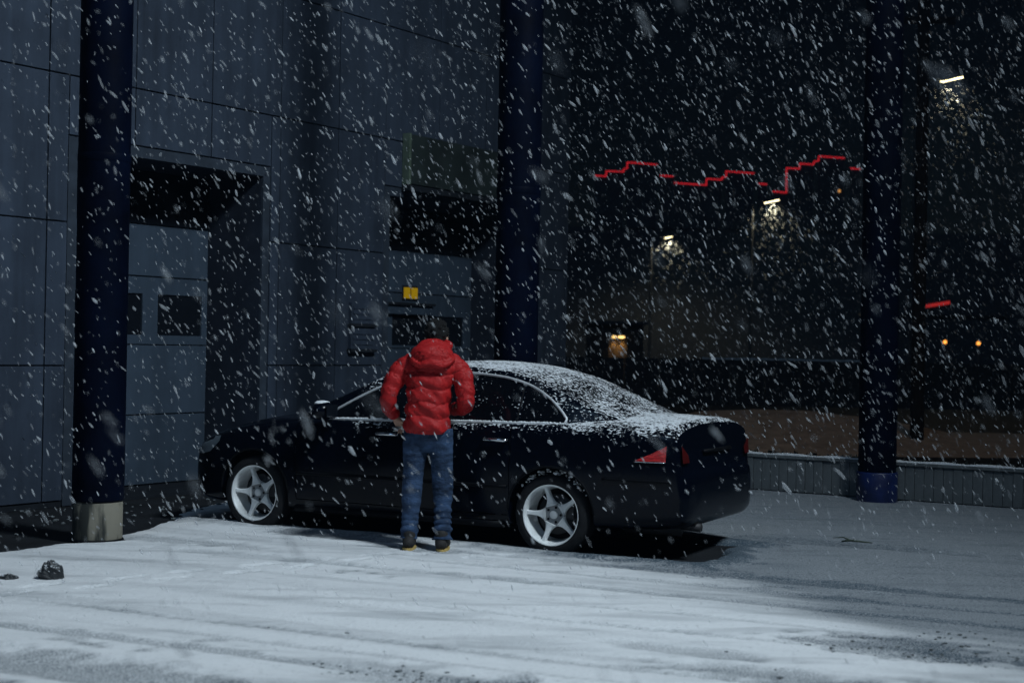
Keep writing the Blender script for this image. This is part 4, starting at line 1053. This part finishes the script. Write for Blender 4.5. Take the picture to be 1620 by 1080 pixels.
    bp = nn.nodes.new('ShaderNodeBump'); bp.inputs['Strength'].default_value = .35; bp.inputs['Distance'].default_value = .02
    nn.links.new(nz1.outputs[0], bp.inputs['Height']); nn.links.new(bp.outputs[0], pb.inputs['Normal'])
    mkobj('jacket', jm, jmat, per, True)
    # ---- jeans
    g = MB()
    g.ell((-.003, .0, .885), (.165, .125, .165), 28, 14)
    for i in (0, 1):
        sx = (-1, 1)[i]; m = 60; P = []; Q = []
        for k in range(m + 1):
            t = k / m; z = .90 - .82 * t
            x = float(pchip([0, .45, 1], [sx * .085, sx * .112, ANK[i].x * 1.04], t)); y = float(pchip([0, .45, 1], [0, .018, ANK[i].y + .005], t))
            r = float(pchip([0, .25, .5, .75, 1], [.096, .090, .076, .068, .066], t))
            fold = (.0016 + (.0075, .0100)[i] * max(0, t - (.70, .52)[i]) * 2.6) * math.sin(t * 96 + i * 1.3 + 1.8 * math.sin(t * 23)) + .004 * math.sin(t * 13 + i)
            P.append((x, y, z)); Q.append(r + fold)
        g.tube(P, Q, 24)
    gm = remeshed(g, .0062, 2)
    mkobj('jeans', gm, mat('denim', (.026, .048, .095), .9, 0, .7, 8, .5, 42, .15, stretch=(1, 1, 2.0)), per, True)
    # ---- shoes
    for i in (0, 1):
        a = ANK[i]; s = MB()
        s.capsule([(a.x, a.y - .045, .055), (a.x, a.y + .04, .058), (a.x + (-.01, .01)[i], a.y + .17, .042)], [.046, .046, .040], 14); s.capsule([(a.x, a.y - .01, .07), (a.x, a.y - .01, .13)], [.050, .052], 14)
        sm = remeshed(s, .006, 3); sh = mkobj('shoe', sm, mat('dark_suede', (.014, .013, .013), .8, 0, .3, 20), per, True)
        q = MB(); pr = []
        for k in range(28):
            an = 2 * math.pi * k / 28; pr.append((a.x + (.050 - .008 * math.sin(an)) * math.cos(an) + (-.005, .005)[i], a.y + .06 + .155 * math.sin(an)))
        q.add([(x, y, -.028) for x, y in pr] + [(x, y, .018) for x, y in pr], [tuple(range(27, -1, -1)), tuple(range(28, 56))] + [(k, (k + 1) % 28, 28 + (k + 1) % 28, 28 + k) for k in range(28)])
        q.build('sole', mat('tan_sole', (.42, .30, .10), .8), sh)
    # ---- hair
    h = MB(); h.ell(hc + hr @ Vector((0, -.018, .018)), (.088, .098, .114), 24, 16, hr)
    for _ in range(60):
        v = Vector((random.gauss(0, 1), random.gauss(-.6, .8), random.gauss(.6, .7))).normalized()
        h.ell(hc + hr @ Vector((v.x * .082, v.y * .095 - .02, v.z * .108 + .02)), (.02, .02, .014), 8, 6)
    mkobj('hair', remeshed(h, .006, 2), mat('black_hair', (.003, .003, .0035), .8, 0, .3, 40, .6, 160, .3, stretch=(4, 4, 1)), per, True)
    # ---- what the near hand holds: a small folded cloth
    c = MB(); P = loc + Matrix.Rotation(R(-4), 3, 'Z') @ (LH + Vector((.012, .065, -.045)))
    nx = 9; vv = []
    for i in range(nx):
        for k in range(nx):
            u, v = i / (nx - 1) - .5, k / (nx - 1) - .5
            vv.append((P.x + u * .09 + .012 * math.sin(v * 9), P.y + v * .08, P.z + .012 * math.sin(u * 11 + 1) + .010 * math.cos(v * 8) - .06 * abs(u) * (1 + v)))
    c.add(vv, [(i * nx + k, (i + 1) * nx + k, (i + 1) * nx + k + 1, i * nx + k + 1) for i in range(nx - 1) for k in range(nx - 1)])
    o = c.build('wiping_cloth', mat('cloth_grey', (.55, .58, .58), .9, 0, .2, 20), None, True); md = o.modifiers.new('t', 'SOLIDIFY'); md.thickness = .006
    tag(o, 'small pale cloth held in the hand of the person in red', 'cloth')
person()

# ------------------------------------------------------------------ lumps of dirty ice and a twig on the snow
def small_things():
    for px, py, r, fl, lab in ((83, 921, .082, .95, 'large dark lump of dirty ice on the snow below the concrete foot'), (16, 922, .055, .45, 'flat small lump of dirty ice at the edge of the picture')):
        c = on_ground(px, py); m = MB().ell((0, 0, r * .62 * fl), (r, r * .85, r * fl), 26, 18)
        o = m.build('ice_lump', dusted('ice_lump_snow' + str(px), (.018, .022, .026), .5, .4, 0, ramp=RAMP_ICE, xmax=9), None, False); o.location = (c.x, c.y, .02)
        for v in o.data.vertices:
            d = v.co.normalized(); k = 0
            for q, (s, a) in enumerate(((18, .35), (42, .22), (90, .10))):
                k += a * (float(vnoise(np.array([v.co.x * s + 7 * q + v.co.z * s * .7]), np.array([v.co.y * s + v.co.z * s * .9]), 9 + q)[0]) - .5)
            v.co += d * r * k * 1.5
            if v.co.z < -.015: v.co.z = -.015
        tag(o, lab, 'ice lump', 'lumps of dirty ice')
    c = on_ground(1345, 866); t = empty('twig', (c.x, c.y, .045)); tag(t, 'broken dark green twig lying on the thin snow', 'twig')
    tm = mat('twig_bark', (.030, .045, .030), .9, 0, .3, 30)
    MB().tube([(-.06, .05, .0), (.0, .02, .012), (.07, .0, .008), (.17, -.02, .0)], [.006, .009, .008, .004], 7).build('stem', tm, t, True)
    MB().tube([(0, .02, .012), (-.04, .07, .03), (-.12, .10, .02)], [.006, .005, .002], 6).build('side_shoot', tm, t, True)
    lf = MB()
    for k in range(9):
        a = random.random() * 6; q = Vector((random.uniform(-.1, .1), random.uniform(0, .09), .02)); lf.add([q, q + Vector((math.cos(a), math.sin(a), .3)) * .015, q + Vector((math.cos(a), math.sin(a), .2)) * .035, q + Vector((math.cos(a + .5), math.sin(a + .5), .4)) * .016], [(0, 1, 2, 3)])
    lf.build('leaves', tm, t)
small_things()

# ------------------------------------------------------------------ falling snow: ragged wet flakes hanging in the air
def falling_snow():
    P = []
    def fill(y0, y1, dens, mx, mz):
        vol_w = .36 * y1 + mx; 
        nbox = int(dens * (y1 - y0) * 2 * vol_w * (.24 * y1 * 2 + 2 * mz))
        y = RNG.uniform(y0, y1, nbox); x = RNG.uniform(-vol_w, vol_w, nbox); z = RNG.uniform(-.24 * y1 - mz, .24 * y1 + mz, nbox) + CAM_H
        ok = (np.abs(x) < .36 * y + mx) & (np.abs(z - CAM_H) < .24 * y + mz) & (z > .05)
        P.append(np.stack([x, y, z], 1)[ok])
    fill(1.4, 4, 13, .5, .3); fill(4, 9, 34, 1.0, .5); fill(9, 15, 38, 1.0, .5); fill(15, 23, 25, 1.0, .5); fill(23, 42, 8, 1.5, .5)
    co = np.concatenate(P); nbase = len(co)
    # thicker flurries where the street lamps light them
    ex = []
    for h, cnt, sp in zip(LAMPS, (300, 300, 200), (2.6, 3.2, 2.8)):
        a = np.abs(RNG.normal(0, 1, cnt)) * sp; d = RNG.normal(0, .55, (cnt, 2))
        ex.append(np.stack([h.x + d[:, 0] * (a * .8 + .5) + .25 * a, h.y + d[:, 1] * (a * .8 + .5), h.z - .15 - a * .8], 1))
    ex = np.concatenate(ex); far = np.concatenate([np.zeros(nbase), ex[:, 1]]); co = np.concatenate([co, ex]); n = len(co)
    # keep flakes out of the car, the person and the building
    rel = co[:, :2] - np.array([CAR_POS.x, CAR_POS.y]); lx = rel @ np.array([CAR_F.x, CAR_F.y]); ly = rel @ np.array([CAR_L.x, CAR_L.y])
    inc = (np.abs(lx + .12) < 2.35) & (np.abs(ly) < .9) & (co[:, 2] < np.where(np.abs(lx + .5) < 1.2, 1.48, 1.05))
    off = (co[:, 0] - WALL_P.x) * WALL_N.x + (co[:, 1] - WALL_P.y) * WALL_N.y; tt = (co[:, 0] - WALL_P.x) * WALL_U.x + (co[:, 1] - WALL_P.y) * WALL_U.y
    inb = (off < .05) & (tt < 8.7)
    inp = (np.abs(co[:, 0] + .6) < .4) & (np.abs(co[:, 1] - 11.1) < .3) & (co[:, 2] < 1.7)
    ok = ~(inc | inb | inp); co = co[ok]; far = far[ok]; n = len(co)
    ang = RNG.normal(R(57), R(10), n); tilt = RNG.normal(0, .25, n)
    d = np.stack([np.cos(ang), tilt, -np.sin(ang)], 1); d /= np.linalg.norm(d, axis=1)[:, None]
    rv = RNG.normal(0, 1, (n, 3)); u = np.cross(d, rv); u /= np.linalg.norm(u, axis=1)[:, None]; v = np.cross(d, u)
    wd = np.exp(RNG.normal(math.log(.0043), .42, n)); wd = np.where(far > 0, far * .00020 * RNG.uniform(.6, 1.4, n), wd); ln = wd * RNG.uniform(2.2, 5.0, n)
    sc = np.clip(co[:, 1] / 10.5, .45, 1.12); sc = np.where(co[:, 1] < 4, 1.15, sc); wd = wd * sc; ln = ln * sc
    # 10-vertex ragged body: two tips and two rings of four
    ring = []
    for k, s in ((0, -.45), (1, .45)):
        for q in range(4):
            a = math.pi / 2 * q + k * .7
            rr = RNG.uniform(.6, 1.25, n)
            ring.append(co + d * (ln * (s + RNG.uniform(-.15, .15, n)))[:, None] + u * (wd * rr * math.cos(a))[:, None] + v * (wd * rr * .75 * math.sin(a))[:, None])
    V = np.stack([co - d * ln[:, None]] + ring[:4] + ring[4:] + [co + d * ln[:, None]], 1)      # n,10,3
    F = []
    for q in range(4):
        q2 = (q + 1) % 4
        F += [(0, 1 + q2, 1 + q), (1 + q, 1 + q2, 5 + q), (1 + q2, 5 + q2, 5 + q), (5 + q, 5 + q2, 9)]
    F = np.array(F); T = (F[None] + (np.arange(n) * 10)[:, None, None]).reshape(-1, 3)
    me = bpy.data.meshes.new('falling_snow'); me.vertices.add(n * 10); me.vertices.foreach_set('co', V.reshape(-1).astype(np.float32))
    me.loops.add(len(T) * 3); me.loops.foreach_set('vertex_index', T.ravel()); me.polygons.add(len(T)); me.polygons.foreach_set('loop_start', np.arange(0, len(T) * 3, 3))
    me.update(); me.polygons.foreach_set('use_smooth', [True] * len(T))
    al = np.clip(np.exp(RNG.normal(math.log(.19), .55, n)), .05, .6); al = np.where(co[:, 1] < 4, np.maximum(al, .22), al)
    at = me.attributes.new('flake_cover', 'FLOAT', 'POINT'); at.data.foreach_set('value', np.repeat(al, 10).astype(np.float32))
    m, nn, p = nodes_of('wet_flake')
    fa = nn.nodes.new('ShaderNodeAttribute'); fa.attribute_name = 'flake_cover'
    p.inputs['Base Color'].default_value = (.58, .62, .66, 1); p.inputs['Roughness'].default_value = .8; p.inputs['Specular IOR Level'].default_value = .1
    tr = nn.nodes.new('ShaderNodeBsdfTransparent'); mx = nn.nodes.new('ShaderNodeMixShader'); nn.links.new(fa.outputs['Fac'], mx.inputs[0])
    out = nn.nodes['Material Output']; nn.links.new(tr.outputs[0], mx.inputs[1]); nn.links.new(p.outputs[0], mx.inputs[2]); nn.links.new(mx.outputs[0], out.inputs[0])
    tag(mkobj('falling_snow', me, m), 'wet snowflakes blowing through the night air', None, None, 'stuff')
    print('flakes', n)
falling_snow()

# ------------------------------------------------------------------ the snow-laden air
def haze():
    b = MB().box((-45, -9, -1.0), (75, 125, 19.5))
    m = bpy.data.materials.new('snow_air'); m.use_nodes = True; n = m.node_tree; n.nodes.remove(n.nodes['Principled BSDF'])
    v = n.nodes.new('ShaderNodeVolumePrincipled'); v.inputs['Color'].default_value = (.34, .62, 1.0, 1); v.inputs['Density'].default_value = HAZE_DENSITY; v.inputs['Anisotropy'].default_value = .2
    n.links.new(v.outputs[0], n.nodes['Material Output'].inputs['Volume'])
    tag(b.build('haze', m), 'thin bluish snow haze filling the night air', None, None, 'stuff')
HAZE_DENSITY = .0006
haze()
